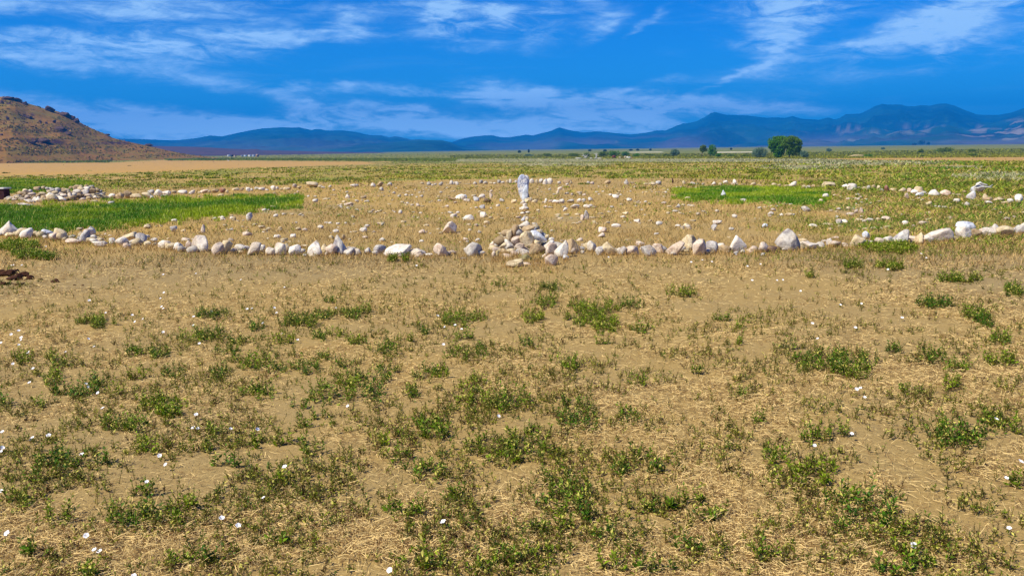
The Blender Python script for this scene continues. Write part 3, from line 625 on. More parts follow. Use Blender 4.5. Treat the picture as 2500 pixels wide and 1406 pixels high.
# standing stone, two leaning pieces and the slab at its foot
def loft(prof, name, mat, loc, seed, thick, lab, cat='standing stone', lvl=5, group=None, ry=0.0):
    """upright stone from a silhouette given as (z, x_left, x_right) in metres"""
    prof = np.array(prof); n = 40; zz = np.linspace(prof[0, 0], prof[-1, 0], 46)
    xl = np.interp(zz, prof[:, 0], prof[:, 1]); xr = np.interp(zz, prof[:, 0], prof[:, 2])
    V = []
    th = np.linspace(0, 2*math.pi, n, endpoint=False)
    for k, z in enumerate(zz):
        c, a = (xl[k]+xr[k])/2, (xr[k]-xl[k])/2
        e = 2.0/3.2
        X = np.sign(np.cos(th))*np.abs(np.cos(th))**e*a; Y = np.sign(np.sin(th))*np.abs(np.sin(th))**e*thick*(.5+.5*a/max((xr-xl).max()/2, 1e-3))
        f = 1+.22*(fbm(np.cos(th)*1.5+seed, np.sin(th)*1.5+z*3.5, 4)-.5)
        V.append(np.stack([c+X*f, Y*f, np.full(n, z)+.03*(fbm(np.cos(th)*2+seed+9, np.sin(th)*2+z*2, 2)-.5)], 1))
    V = np.vstack(V); nz = len(zz)
    i = np.arange(nz-1)[:, None]*n; j = np.arange(n)[None, :]; jn = (j+1) % n
    Q = np.stack([i+j, i+jn, i+n+jn, i+n+j], -1).reshape(-1, 4)
    V = np.vstack([V, V[:n].mean(0), V[-n:].mean(0)])
    tb = np.stack([np.full(n, len(V)-2), jn[0], j[0]], -1); tt = np.stack([np.full(n, len(V)-1), (nz-1)*n+j[0], (nz-1)*n+jn[0]], -1)
    o = mesh_obj(name, V, [Q, np.vstack([tb, tt])], mat, loc=loc, shade=True); o.rotation_euler = (0, ry, 0)
    tag(o, lab, cat, group); return o
S = unproj([1278], [489])[0]; sS = math.hypot(np.hypot(S[0], S[1]), CAM_H)/F_PX/5.407  # metres per zoomed pixel
def pz(y): return (372-y)*sS
def px_(x): return (x-530)*sS*.93
mS, tS, bS = material('standing_stone_grey', .85, .25)
tc_ = tS.n('ShaderNodeTexCoord'); a1 = tS.noise(tc_.outputs['Object'], 6.5, 5, .6, .5); a2 = tS.noise(tc_.outputs['Object'], 16, 5, .65)
cS = tS.mix(tS.ramp(a1, .46, .56), (.76, .76, .75, 1), (.33, .37, .50, 1)); cS = tS.mix(tS.m('MULTIPLY', tS.ramp(a2, .5, .66), .6), cS, (.80, .80, .78, 1))
tS.put(bS.inputs['Base Color'], cS); bq = tS.n('ShaderNodeBump'); bq.inputs['Distance'].default_value = .05; tS.put(bq.inputs['Height'], tS.m('ADD', a1, tS.m('MULTIPLY', a2, .5))); tS.put(bS.inputs['Normal'], bq.outputs[0])
loft([(pz(390), px_(497), px_(572)), (pz(350), px_(490), px_(584)), (pz(280), px_(466), px_(600)), (pz(200), px_(452), px_(606)), (pz(130), px_(450), px_(604)), (pz(90), px_(455), px_(590)), (pz(55), px_(475), px_(565)), (pz(36), px_(505), px_(535))],
     'standing_stone', mS, tuple(S), 3.0, .13, 'tall grey standing stone mottled with blue at the middle of the ring')
loft([(pz(395), px_(520), px_(590)), (pz(340), px_(508), px_(596)), (pz(260), px_(520), px_(600)), (pz(210), px_(545), px_(598)), (pz(172), px_(568), px_(588))],
     'stone_slab', simple_mat('slab_blue_white', (.72, .80, .88), .45, 9, .8, .02), (S[0], S[1]-.17, S[2]), 5.0, .05, 'pale blue white slab leaning against the front of the standing stone', 'stone slab')
loft([(pz(390), px_(585), px_(632)), (pz(340), px_(580), px_(618)), (pz(300), px_(584), px_(606)), (pz(270), px_(590), px_(600))],
     'stone_slab', simple_mat('slab_dark', (.10, .10, .15), .3, 5, .9, .02), (S[0], S[1]+.03, S[2]), 7.0, .07, 'dark narrow piece at the tree side foot of the standing stone', 'stone slab')  # narrow dark piece set along the tree side edge of the body
loft([(pz(170), px_(560), px_(612)), (pz(110), px_(556), px_(618)), (pz(70), px_(548), px_(606)), (pz(50), px_(560), px_(584))],
     'stone', simple_mat('slab_white', (.62, .60, .56), .3, 6, .9, .02), (S[0], S[1]+.14, S[2]), 8.0, .08, 'small white stone perched behind the shoulder of the standing stone', 'stone')
# little stacks of two: the upper stones
def small_top(px, by, w_, h_, c, sh, lean, zoff_px, lab):
    P = unproj([px], [by])[0]; s = math.hypot(np.hypot(P[0], P[1]), CAM_H)/F_PX
    V, Fc = rock_geo(w_*s, w_*s*.8, h_*s, sh, lean, 3)
    o = mesh_obj('stone', V, Fc, RM[c], loc=(P[0], P[1]+.04, P[2]+zoff_px*s), shade=True); tag(o, lab, 'stone')
small_top(800+2337/K, 420+375/K, 50/K, 45/K, 'p', 'a', .2, 78/K, 'small dark pink stone balanced on top of an upright pinkish one')
small_top(1180+1010/5.407, 420+300/5.407, 62/5.407, 42/5.407, 'p', 'r', .2, 62/5.407, 'small pinkish grey stone balanced on a leaning pink one behind the short row')
small_top(1180+545/5.407, 420+500/5.407, 40/5.407, 28/5.407, 'w', 'r', 0, 52/5.407, 'little white stone resting on a cream stone below the standing stone')

# ------------------------------------------------------------------ grass, weeds, litter
def quadset(P):  # P (N,4,3) -> V, Q
    n = len(P); return P.reshape(-1, 3), np.arange(n*4).reshape(n, 4)
def unit(v): return v/np.maximum(np.linalg.norm(v, axis=-1, keepdims=True), 1e-9)
def blades(base, h, wd, lean, col, rs, tipc=None):
    """one bent triangle-tipped blade per row: 5 vertices, quad + triangle"""
    n = len(base); a = rs.random(n)*2*math.pi; side = np.stack([np.cos(a), np.sin(a), np.zeros(n)], 1)
    b = rs.random(n)*2*math.pi; ld = np.stack([np.cos(b), np.sin(b), np.zeros(n)], 1)*lean[:, None]
    up_ = np.array([0, 0, 1.])
    m_ = base+up_*h[:, None]*.55+ld*.35; t_ = base+up_*h[:, None]+ld
    s = side*wd[:, None]*.5
    V = np.stack([base-s, base+s, m_+s*.8, m_-s*.8, t_], 1).reshape(-1, 3)
    k = np.arange(n)[:, None]*5
    C = np.repeat(col, 5, axis=0)
    if tipc is not None: C.reshape(n, 5, 3)[:, 4] = tipc
    return V, k+np.array([[0, 1, 2, 3]]), k+np.array([[3, 2, 4]]), C
class Bag:
    def __init__(s): s.V, s.Q, s.T, s.C, s.n = [], [], [], [], 0
    def add(s, V, Q, T, C):
        s.V.append(V); s.C.append(C)
        if Q is not None: s.Q.append(Q+s.n)
        if T is not None: s.T.append(T+s.n)
        s.n += len(V)
    def build(s, name, mat, **k):
        F_ = []
        if s.Q: F_.append(np.vstack(s.Q))
        if s.T: F_.append(np.vstack(s.T))
        return mesh_obj(name, np.vstack(s.V), F_, mat, col=np.vstack(s.C), **k)
def sprigs(base, hgt, K_, leafL, col, rs, spread=.5, ratio=.42):
    """leafy upright stems: K_ diamond leaves spiralling up each stem, plus the stem itself"""
    n = len(base); a = rs.random(n)*2*math.pi; ln = rs.random(n)*spread
    ax = unit(np.stack([np.cos(a)*ln, np.sin(a)*ln, np.ones(n)], 1))
    t = np.linspace(.06, 1, K_)[None, :]+rs.normal(size=(n, K_))*.04
    ph = rs.random((n, 1))*6.28+np.arange(K_)[None, :]*2.4+rs.normal(size=(n, K_))*.4
    el = .25+.6*rs.random((n, K_))+.35*(t > .85)
    out = np.stack([np.cos(ph)*np.cos(el), np.sin(ph)*np.cos(el), np.sin(el)], -1)
    p0 = base[:, None, :]+ax[:, None, :]*(t*hgt[:, None])[..., None]
    L = leafL[:, None]*(.65+.7*rs.random((n, K_)))*(1.15-.45*t)
    sd_ = unit(np.cross(out, np.array([0, 0, 1.])+.4*rs.normal(size=out.shape)))
    nrm = np.cross(sd_, out)
    mid = p0+out*(L*.5)[..., None]+nrm*(L*.10)[..., None]
    tip = p0+out*L[..., None]-nrm*(L*.05)[..., None]
    ws = sd_*(L*ratio*.5)[..., None]
    Vq = np.stack([p0, mid+ws, tip, mid-ws], 2).reshape(-1, 4, 3)
    V, Q = quadset(Vq)
    lc = col[:, None, :]*(.5+.9*rs.random((n, K_, 1)))
    yel = (rs.random((n, K_)) < .20)[..., None]; lc = np.where(yel, np.array([.50, .46, .09])*(.8+.5*rs.random((n, K_, 1))), lc)
    C = np.repeat(lc.reshape(-1, 3), 4, axis=0)
    # stem: thin strip
    sw = .0022; sx = np.array([sw, 0, 0])
    top = base+ax*hgt[:, None]
    Vs = np.stack([base-sx, base+sx, top+sx*.4, top-sx*.4], 1); V2, Q2 = quadset(Vs)
    C2 = np.repeat(np.tile(np.array([[.13, .09, .02]]), (n, 1))*(.7+.6*rs.random((n, 1))), 4, axis=0)
    return np.vstack([V, V2]), np.vstack([Q, Q2+len(V)]), None, np.vstack([C, C2])
def dist(P): return np.hypot(P[:, 0], P[:, 1])
def samp(n, x0, x1, y0, y1, keepf=None, rs=rng):
    # spread well past both sides of the view, at the same density
    g = 420.; n = int(n*(x1-x0+2*g)/(x1-x0)); x0 -= g; x1 += g
    if y1 > 1400: n = int(n*(y1+230-y0)/(y1-y0)); y1 += 230
    px = x0+(x1-x0)*rs.random(n); py = y0+(y1-y0)*rs.random(n)
    if keepf is not None:
        P = unproj(px, py); k = rs.random(n) < keepf(px, py, P); return px[k], py[k], P[k]
    return px, py, unproj(px, py)
def near_rock(P, pad=.0):
    return np.zeros(len(P), bool)

LUSH1 = [(-300,500),(0,508),(40,512),(80,515),(110,508),(150,506),(190,508),(230,500),(300,494),(420,488),(560,482),(700,477),(742,484),(735,500),(640,512),(520,528),(440,540),(360,545),(280,553),(200,560),(80,562),(0,564),(-300,575)]
LUSH2 = [(1638,480),(1660,464),(1760,457),(1900,459),(2010,467),(2030,480),(2000,492),(1930,500),(1880,492),(1780,490),(1700,488)]
LUSH3 = [(-300,438),(0,440),(100,442),(180,446),(230,454),(100,466),(-300,472)]
def inany(px, py, L): return np.any([inpoly(px, py, p) for p in L], axis=0)

# 1. dry litter lying on the near ground
def litter():
    rs = np.random.default_rng(11)
    def kf(px, py, P):
        m_ = fbm(P[:, 0]*1.5+3, P[:, 1]*1.5, 4); m2 = fbm(P[:, 0]*5+3, P[:, 1]*5, 3)
        return np.clip(.12+smooth((m_-.40)/.16)*(.35+.65*smooth((m2-.38)/.25)), 0, 1)
    B = Bag()
    for (n, y0, y1) in ((170000, 640, 1000), (150000, 1000, 1480)):
        px, py, P = samp(n, -80, 2580, y0, y1, kf, rs)
        N = len(P); d = dist(P); L = (.015+.05*rs.random(N)**1.6)*(1+d*.03); wd = np.maximum(.0011+.0011*rs.random(N), d*.00036)
        a = rs.random(N)*2*math.pi; u = np.stack([np.cos(a), np.sin(a), rs.normal(size=N)*.22], 1)
        curv = rs.normal(size=N)*.5; v = np.stack([-np.sin(a), np.cos(a), np.zeros(N)], 1)
        z = np.array([0, 0, 1.])*(.004+.016*rs.random(N)[:, None])
        p0 = P+z; p1 = p0+u*(L*.5)[:, None]; p2 = p1+unit(u+v*curv[:, None])*(L*.5)[:, None]; p2[:, 2] -= .4*L*.1
        s = v*wd[:, None]*.5+np.array([0, 0, 1.])*(wd*.25)[:, None]
        V = np.stack([p0-s, p0+s, p1+s, p1-s, p2+s*.4, p2-s*.4], 1).reshape(-1, 3); k = np.arange(N)[:, None]*6
        Q = np.vstack([k+np.array([[0, 1, 2, 3]]), k+np.array([[3, 2, 4, 5]])])
        br = rs.random((N, 1)); c = np.where(br < .66, np.array([.84, .62, .26]), np.array([.19, .10, .035]))*(.7+.55*rs.random((N, 1)))
        B.add(V, Q, None, np.repeat(c, 6, axis=0))
    tag(B.build('litter', M_STRAW), 'dry straw and stalks lying on the bare ground', None, None, 'stuff')
litter()

# 2. short dry grass standing inside and round the ring
def dry_grass():
    rs = np.random.default_rng(12); B = Bag()
    def kf(px, py, P):
        m_ = fbm(P[:, 0]*.8+3, P[:, 1]*.8, 4); m2 = fbm(P[:, 0]*3+3, P[:, 1]*3, 3)
        edge = np.clip((672-py)/45, .0, 1)
        bare = ell(px, py, [(850,504,60,5),(1390,535,50,7),(700,520,90,3),(2080,515,40,10)])
        return edge*(.25+.75*smooth((m_-.35)/.2)*(.3+.7*smooth((m2-.35)/.25)))*(1-.95*bare)*(~inany(px, py, [LUSH1, LUSH2]))
    for (n, y0, y1) in ((120000, 440, 680),):
        px, py, P = samp(n, -60, 2560, y0, y1, kf, rs); N = len(P); d = dist(P)
        h = (.025+.06*rs.random(N)**1.5)*(1+.012*d); wd = np.maximum(.003+.003*rs.random(N), d*.00055)
        hue = fbm(P[:, 0]*.5, P[:, 1]*.5+9, 3)[:, None]
        c = np.array([.58, .40, .16])*(1-.35*smooth((hue-.45)/.2))+np.array([.34, .20, .07])*.35*smooth((hue-.45)/.2)
        c = c*(.65+.6*rs.random((N, 1))); c = np.where(rs.random((N, 1)) < .20, np.array([.10, .08, .015])*(.6+.8*rs.random((N, 1))), c)
        B.add(*blades(P, h, wd, h*(.4+1.2*rs.random(N)), c, rs))
    # thicker dry stalks at the feet of the front row
    fr = [r for r in ROCKS if r['z'] in ('front', 'cairn')]
    bx = np.concatenate([r['px']+(rs.random(40)-.5)*r['w']*1.5 for r in fr]); by = np.concatenate([r['by']+rs.normal(size=40)*4+3 for r in fr])
    k = by > 560; P = unproj(bx[k], by[k]); N = len(P)
    h = .04+.08*rs.random(N)**1.6; c = np.array([.46, .29, .10])*(.6+.7*rs.random((N, 1)))
    B.add(*blades(P, h, np.full(N, .006), h*.35, c, rs))
    tag(B.build('dry_grass', M_STRAW), 'short dry tan grass standing round the stones', None, None, 'stuff')
dry_grass()

# 3. lush green grass patches
def lush():
    rs = np.random.default_rng(13); B = Bag()
    for poly, n, hh in ((LUSH1, 130000, .15), (LUSH2, 60000, .13), (LUSH3, 45000, .16)):
        a = np.array(poly); x0, x1, y0, y1 = max(a[:, 0].min(), -60), a[:, 0].max(), a[:, 1].min(), a[:, 1].max()
        px = x0+(x1-x0)*rs.random(n); py = y0+(y1-y0)*rs.random(n)
        jx = (fbm(px/22, py/4, 4)-.5)*130+rs.normal(size=n)*13; jy = (fbm(px/22+50, py/4, 4)-.5)*36+rs.normal(size=n)*3.4
        k = inpoly(px+jx, py+jy, poly); px, py = px[k], py[k]; P = unproj(px, py); N = len(P); d = dist(P)
        m_ = fbm(P[:, 0]*.5, P[:, 1]*.5, 3); m2 = fbm(P[:, 0]*2.2, P[:, 1]*2.2, 2)
        h = hh*.75*(.4+.8*rs.random(N))*(.5+1.0*m2); wd = np.maximum(.005, d*.0006)
        t = smooth((m_-.38)/.25)[:, None]
        c = np.array([.10, .25, .003])*(1-t)+np.array([.32, .42, .008])*t
        c = c*(.6+.75*rs.random((N, 1))); c = np.where(rs.random((N, 1)) < .08, np.array([.60, .58, .14]), c)
        B.add(*blades(P, h, wd, h*(.2+.5*rs.random(N)), c, rs, None))
    tag(B.build('green_grass', M_LEAF), 'lush bright green grass in three low patches', None, None, 'stuff')
lush()

# 4. field of mixed olive grass and low scrub beyond and round the ring
def field():
    rs = np.random.default_rng(14); B = Bag()
    # (x0,x1,y0,y1,count)
    def kf(px, py, P):
        x, y = P[:, 0], P[:, 1]
        m_ = fbm(x*.30+7, y*.30, 4); m2 = fbm(x*1.1, y*1.1+4, 3)
        t1 = inpoly(px, py, TAN1) | inpoly(px, py, TAN2)
        ol = inpoly(px, py, OLIVE) | (py < 399)
        back = np.clip((py-436)/10., 0, 1)
        right = smooth((px-1750)/450)
        m3 = fbm(x*.09+3, y*.09+60, 3); leftdry = smooth((1100-px)/500)*smooth((py-404)/20)
        base = np.where(ol, .10+.9*smooth((m_-.40-.07*leftdry)/.10), (.10+.9*right)*smooth((m_-.44+.07*right)/.10))*(.45+.55*smooth((m3-.36)/.15))*(1-.45*leftdry)
        return np.clip(base*(.25+.75*smooth((m2-.36)/.2)), 0, 1)*np.where(t1, .015, 1.)
    for (n, y0, y1) in ((90000, 376, 400), (190000, 400, 470), (110000, 470, 600)):
        px, py, P = samp(n, -60, 2560, y0, y1, kf, rs); N = len(P); d = dist(P); x, y = P[:, 0], P[:, 1]
        h = (.04+.07*rs.random(N))*(1+.003*d)*(1+.5*smooth((px-1500)/700))*np.where(py > 470, .55, 1.); h = np.minimum(h, .75); wd = np.maximum(.008, d*.0009)
        g = fbm(x*.15+31, y*.15, 3); gy = fbm(x*.6+11, y*.6, 3)
        olive = np.array([.29, .27, .02]); green = np.array([.13, .29, .006]); yel = np.array([.42, .42, .03]); straw = np.array([.60, .44, .13]); sage = np.array([.48, .47, .26])
        brt = ell(px, py, [(1020,424,75,7),(1520,425,60,9),(1560,433,80,6),(1760,412,80,6),(2060,415,200,10),(2250,400,200,6),(2150,430,160,10),(2420,415,120,10),(1350,420,50,5),(2250,455,150,12),(2400,470,140,14)])
        brt = np.maximum(brt, smooth((px-1500)/700)*.75*smooth((py-396)/14))
        t = np.clip(smooth((g-.48)/.14)*.55+brt*.8, 0, 1)[:, None]; c = olive*(1-t)+green*t
        ty = (smooth((gy-.52)/.12)*.6)[:, None]; c = c*(1-ty)+yel*ty
        st = (rs.random(N) < .16+.25*smooth((fbm(x*.25+80, y*.25, 3)-.45)/.1))[:, None]; c = np.where(st, straw, c)
        sg = ell(px, py, [(1750,391,330,5),(1960,408,110,7),(2440,432,120,10),(1300,392,260,4),(2100,398,200,5),(1370,402,130,4),(2350,409,60,4)])
        c = np.where((rs.random(N) < sg*.85)[:, None], sage, c)
        dk = (rs.random(N) < .22)[:, None]; c = np.where(dk, np.array([.055, .070, .008]), c)
        c = c*(.65+.65*rs.random((N, 1)))
        B.add(*blades(P, h, wd*1.1, h*(.6+1.6*rs.random(N)), c, rs))
    # low leafy clumps through the field: darker bumps
    n = 1500; px, py, P = samp(n, -40, 2540, 402, 462, lambda a, b, c_: (inpoly(a, b, OLIVE)*.9+.1)*smooth((fbm(c_[:, 0]*.4, c_[:, 1]*.4+40, 3)-.42)/.12), rs)
    for p, d in zip(P, dist(P)):
        k = 26; s = (.08+.10*rs.random())*(1+d*.003)
        q = p+rs.normal(size=(k, 3))*np.array([s, s, 0]); hh = s*(.3+.6*rs.random(k))
        c = (np.array([.12, .17, .010]) if rs.random() < .5 else np.array([.28, .33, .02]))*(.6+.8*rs.random((k, 1)))
        B.add(*blades(q, hh, np.full(k, max(.02, d*.0012)), hh*.5, c, rs))
    tag(B.build('grass', M_LEAF), 'olive and green field grass stretching from the ring to the far trees', None, None, 'stuff')
field()

# 5. weeds: clumps one can point at, and small ones between
def shift(x0, y0, k, L): return [(x0+a/k, y0+b/k, c, d) for a, b, c, d in L]
CL = [(237,783,85,28),(525,765,75,28),(730,783,75,30),(790,768,60,22),(940,845,65,45),(985,822,50,22),(1135,775,90,45),(1125,860,60,40),(860,765,60,25),(800,955,110,60),(910,950,45,80),(860,930,60,40),(1040,910,55,40),(1085,905,50,35),
 (1160,960,80,90),(1240,970,110,60),(1375,885,70,40),(1400,1000,80,80),(1440,1030,60,40),(1445,760,110,70),(1480,790,60,50),(1020,1040,120,60),(1095,1050,50,50),(1260,1080,200,80),(1375,1190,110,110),(1330,1215,60,50),(1540,1005,50,40),
 (1510,1140,70,45),(2040,880,180,60),(1920,840,60,20),(2090,905,70,35),(2190,850,45,25),(2270,870,70,35),(2330,890,70,30),(2325,935,50,40),(2450,875,80,35),(2340,1055,130,75),(2020,1050,80,40),(1890,1105,70,60),(1970,1155,150,75),
 (2100,1240,140,110),(2180,1310,80,70),(2260,1370,120,60),(2190,1385,90,60),(410,990,80,60),(300,1035,90,50),(345,1080,60,40),(84,1158,50,35),(144,1124,90,60),(254,1121,50,30),(323,1035,60,40),(372,1084,50,45),(418,1008,80,25),(505,1049,70,35),
 (497,1089,40,30),(630,1069,50,45),(557,1127,60,40),(673,1162,60,35),(37,1225,60,60),(136,1257,90,50),(292,1254,55,70),(345,1260,80,70),(404,1260,90,70),(440,1360,50,40),(515,1358,30,30),(684,1309,60,40),(220,1387,40,50),(63,1338,30,20),
 (462,1222,35,30),(350,1193,40,40),(933,1073,30,35),(963,1106,60,50),(1044,1143,90,60),(963,1240,50,30),(1016,1245,50,40),(1118,1202,25,20),(1021,1354,60,60),(1067,1361,50,50),(1201,1374,100,70),(1254,1361,50,40),(1325,1354,80,60),
 (1318,1278,50,40),(1373,1273,40,30),(1434,1257,20,35),(321,856,50,30),(384,856,50,35),(467,822,50,30),(521,813,80,35),(623,796,40,25),(683,825,60,30),(615,882,80,45),(677,896,50,30),(535,907,40,40),(427,910,60,25),(333,910,35,30),
 (242,930,50,35),(185,950,90,40),(128,921,40,40),(279,950,35,30),(57,870,40,35),(125,865,25,30),(154,885,50,20),(643,953,60,50),(384,978,90,50),(94,981,30,25),(11,978,30,25),(813,731,35,15),(889,754,50,20),(828,761,40,20),(718,782,40,25),
 (754,782,35,30),(784,818,40,30),(818,813,35,25),(866,828,50,30),(1028,805,40,22),(1094,782,30,22),(1125,818,50,30),(1169,859,35,45),(1286,833,30,35),(841,887,35,25),(797,869,30,25),(744,892,60,40),(879,915,45,35),(943,905,40,50),
 (1002,948,40,40),(733,987,40,25),(743,1030,35,30),(777,1012,30,35),(1975,669,35,12),(2080,646,45,18),(2173,648,60,22),(2337,679,100,18),(2474,710,40,35),(2284,736,80,30),(2380,765,60,35),(2398,786,50,30),(2439,827,50,35),(1806,792,20,20),
 (1809,830,20,20),(2150,596,110,34),(2200,606,60,24),(968,632,50,20),(1330,735,60,30),(1300,770,50,40),(1350,700,50,20),(1220,690,40,14),(1660,712,60,25),(1540,740,60,25),(1760,775,40,20),(1570,800,50,25),(1470,830,40,18),(1560,1105,50,35),
 (1600,1140,40,25),(1700,1215,50,25),(1590,1240,60,40),(1730,1250,60,40),(1640,1225,45,30),(1480,1300,50,45),(1500,1370,60,50),(1600,1380,90,45),(1680,1330,60,30),(1870,1350,40,50),(1550,930,40,20),(1700,900,30,16),(1850,1020,50,30),(1800,960,30,25),
 (40,600,90,22),(70,622,70,20),(110,628,50,14),(2050,1205,70,40),(2210,950,60,22),(2420,1010,40,50),(2470,1175,40,25),(2460,1040,40,40),(1985,1060,50,40),(2060,900,60,30),(700,1070,70,40),(760,1090,60,40),(600,950,60,30),(560,860,60,30),(590,830,50,25)]
CL.sort(key=lambda c: -c[2]*c[3])
RW = np.random.default_rng(21)
def clump_geo(cx, cy, w_, h_, rs, B):
    d0 = dist(unproj([cx], [cy+h_*.3]))[0]; sl = math.hypot(d0, CAM_H); ppm = F_PX/sl
    sz = .055+.035*rs.random()+.0025*min(d0, 14)
    hp = sz*ppm*.8
    n = int(max(9, (w_/ppm)*(max(h_-hp*.5, 5)/ppm*d0/CAM_H)*430)); n = min(n, 430)
    r = np.sqrt(rs.random(n*3))*.62; a = rs.random(n*3)*6.28
    qx = cx+np.cos(a)*r*w_; qy = cy+hp*.45+np.sin(a)*r*max(h_-hp*.6, 5)
    k = fbm(qx/18+cx, qy/9+cy, 3)+.25*(1-r/.62) > .50
    qx, qy = qx[k][:n], qy[k][:n]
    if len(qx) < 6: return None
    P = unproj(qx, qy); N = len(P); d = dist(P)
    t = rs.random(); tone = np.array([.050, .145, .002])*(1-t)+np.array([.19, .27, .004])*t
    col = tone*(.7+.6*rs.random((N, 1)))
    c0 = P.mean(0)+np.array([0, 0, .008]); u_ = P-c0; sv = unit(np.cross(u_, np.array([0, 0, 1.])))*.0025
    Vr, Qr = quadset(np.stack([np.tile(c0, (N, 1))-sv, np.tile(c0, (N, 1))+sv, P+sv+np.array([0, 0, .006]), P-sv+np.array([0, 0, .006])], 1))
    B.add(Vr, Qr, None, np.tile(np.array([[.17, .13, .04]]), (len(Vr), 1)))
    B.add(*sprigs(P-np.array([0, 0, .004]), sz*(.45+.75*rs.random(N)), 11, np.maximum(.019+.012*rs.random(N), d*.0027), col, rs, .7))
    return P
SIDE = lambda x: 'hill' if x < 1250 else 'tree'
big = [c for c in CL if c[2]*c[3] >= 2900]; small = [c for c in CL if c[2]*c[3] < 2900]
def desc(cx, cy):
    dep = 'at the very front' if cy > 1230 else 'near the front' if cy > 1050 else 'midway to the stones' if cy > 850 else 'close to the stones'
    colu = 'far hill side' if cx < 420 else 'hill side' if cx < 900 else 'cairn line' if cx < 1500 else 'tree side' if cx < 2050 else 'far tree side'
    return dep, colu
cells = {}
for c in big: cells.setdefault(desc(c[0], c[1]), []).append(c)
for key, L in cells.items():
    L.sort(key=lambda c: c[0])
    for i, (cx, cy, w_, h_) in enumerate(L):
        B = Bag(); P = clump_geo(cx, cy, w_, h_, RW, B)
        if P is None: continue
        ctr = P.mean(0); V = [v-ctr for v in B.V]; B.V = V
        o = B.build('weed_clump', M_LEAF, loc=tuple(ctr))
        sz = 'broad' if w_ > 100 else 'small' if w_ < 65 else 'low'
        tag(o, f"{sz} leafy weed clump {key[0]}, {key[1]}"+(f", {ordw(i+1)} from the hill" if len(L) > 1 else ''), 'weed clump', 'clumps of low green weeds on the bare ground')
B = Bag()
for (cx, cy, w_, h_) in small: clump_geo(cx, cy, w_, h_, RW, B)
def kf(px, py, P):
    m_ = fbm(P[:, 0]*.9+13, P[:, 1]*.9+2, 4); m2 = fbm(P[:, 0]*3.1+13, P[:, 1]*3.1+2, 3)
    dens = np.clip(.50+.50*smooth((m_-.40)/.18), 0, 1)*np.clip(.10+.90*smooth((m2-.38)/.2), 0, 1)
    up_ = np.where(py < 740, .95+.15*np.clip((py-640)/100, 0, 1), np.clip(1.15-(py-740)/1000, .45, 1))
    dry = ell(px, py, [(450,660,420,60),(1800,700,200,50),(330,720,250,40)]); return dens*up_*(1-.6*dry)
px, py, P = samp(20500, -60, 2560, 635, 1470, kf, RW); N = len(P); d = dist(P)
t = RW.random((N, 1)); col = np.array([.065, .14, .003])*t+np.array([.24, .25, .008])*(1-t); col = np.where(RW.random((N, 1)) < .12, np.array([.09, .045, .012]), col)*(.5+.6*RW.random((N, 1)))
B.add(*sprigs(P, (.022+.05*RW.random(N)**1.4)*(1+.03*d), 8, np.maximum(.013+.010*RW.random(N), d*.0021), col, RW, .8))
# companions close to each sprig so they read as little tufts
for rep in range(2):
    k = RW.random(N) < .75; Q_ = P[k]+RW.normal(size=(k.sum(), 3))*np.array([.022, .022, 0]); dk = dist(Q_)
    B.add(*sprigs(Q_, (.018+.03*RW.random(len(Q_)))*(1+.02*dk), 6, np.maximum(.011+.006*RW.random(len(Q_)), dk*.0016), col[k]*(.8+.5*RW.random((len(Q_), 1))), RW, 1.0))
# olive sprigs among the dry grass inside the ring
def kf2(px, py, P):
    m_ = fbm(P[:, 0]*.55+23, P[:, 1]*.55+2, 4); m2 = fbm(P[:, 0]*2.1+3, P[:, 1]*2.1+2, 3)
    rightg = smooth((px-1750)/350)*1.4
    g = ell(px, py, [(120,600,160,25),(900,530,200,25),(600,560,120,14),(1700,600,60,6),(1680,560,40,8),(1600,505,60,6),(1238,477,24,9),(1232,476,20,8),(870,472,60,10),(2000,560,120,14),(1240,480,20,8)])
    return np.clip(smooth((m_-.47+.07*rightg)/.10)*(.35+.5*rightg)+g*.5*smooth((m2-.42)/.15), 0, 1)*(.3+.7*smooth((m2-.4)/.2))
px, py, P = samp(26000, -60, 2560, 452, 640, kf2, RW); N = len(P); d = dist(P)
t = RW.random((N, 1)); col = (np.array([.11, .20, .010])*t+np.array([.25, .29, .02])*(1-t))*(.7+.6*RW.random((N, 1)))
B.add(*sprigs(P, (.03+.06*RW.random(N))*(1+.015*d), 5, np.maximum(.016, d*.0021), col, RW, .8))
tag(B.build('weeds', M_LEAF), 'small leafy green weeds scattered over the dry ground', None, None, 'stuff')

# ------------------------------------------------------------------ bindweed flowers
FL = shift(0, 600, 3.514, [(a, b, 0, 0) for a, b in [(185,165),(105,165),(1080,10),(1400,245),(1680,237),(2065,290),(2440,355),(1405,400),(1375,450),(905,573),(765,468),(1385,520),(1400,535),(1135,592),(1155,650),(1225,625),(1660,605),(1655,680),(1815,560),(1975,628),(2120,540),(2160,535),(2355,530),(2372,573),(2255,660),(1400,738),(160,725),(95,758),(180,785),(180,805),(162,847),(760,795),(805,862),(560,908),(240,912),(110,1010),(280,1050),(250,1170),(740,1180),(757,1207),(838,1258),(1710,835),(878,1388),(2418,752),(5,830)]])
FL += shift(0, 1000, 3.463, [(a, b, 0, 0) for a, b in [(18,183),(272,232),(248,250),(410,213),(20,318),(5,350),(690,373),(1348,385),(1397,460),(1658,37),(1628,150),(1673,153),(1952,157),(2178,162),(1240,605),(2405,477),(2222,740),(1875,910),(2015,973),(55,1040),(727,1060),(795,1178),(838,1190),(1130,1398),(3,685)]])
FL += shift(700, 700, 3.905, [(a, b, 0, 0) for a, b in [(1440,275),(1605,362),(1507,380),(1668,400),(105,503),(1495,547),(580,1133),(2022,1228),(465,200)]])
FL += shift(900, 1050, 3.95, [(715,875,0,0),(200,1345,0,0)])
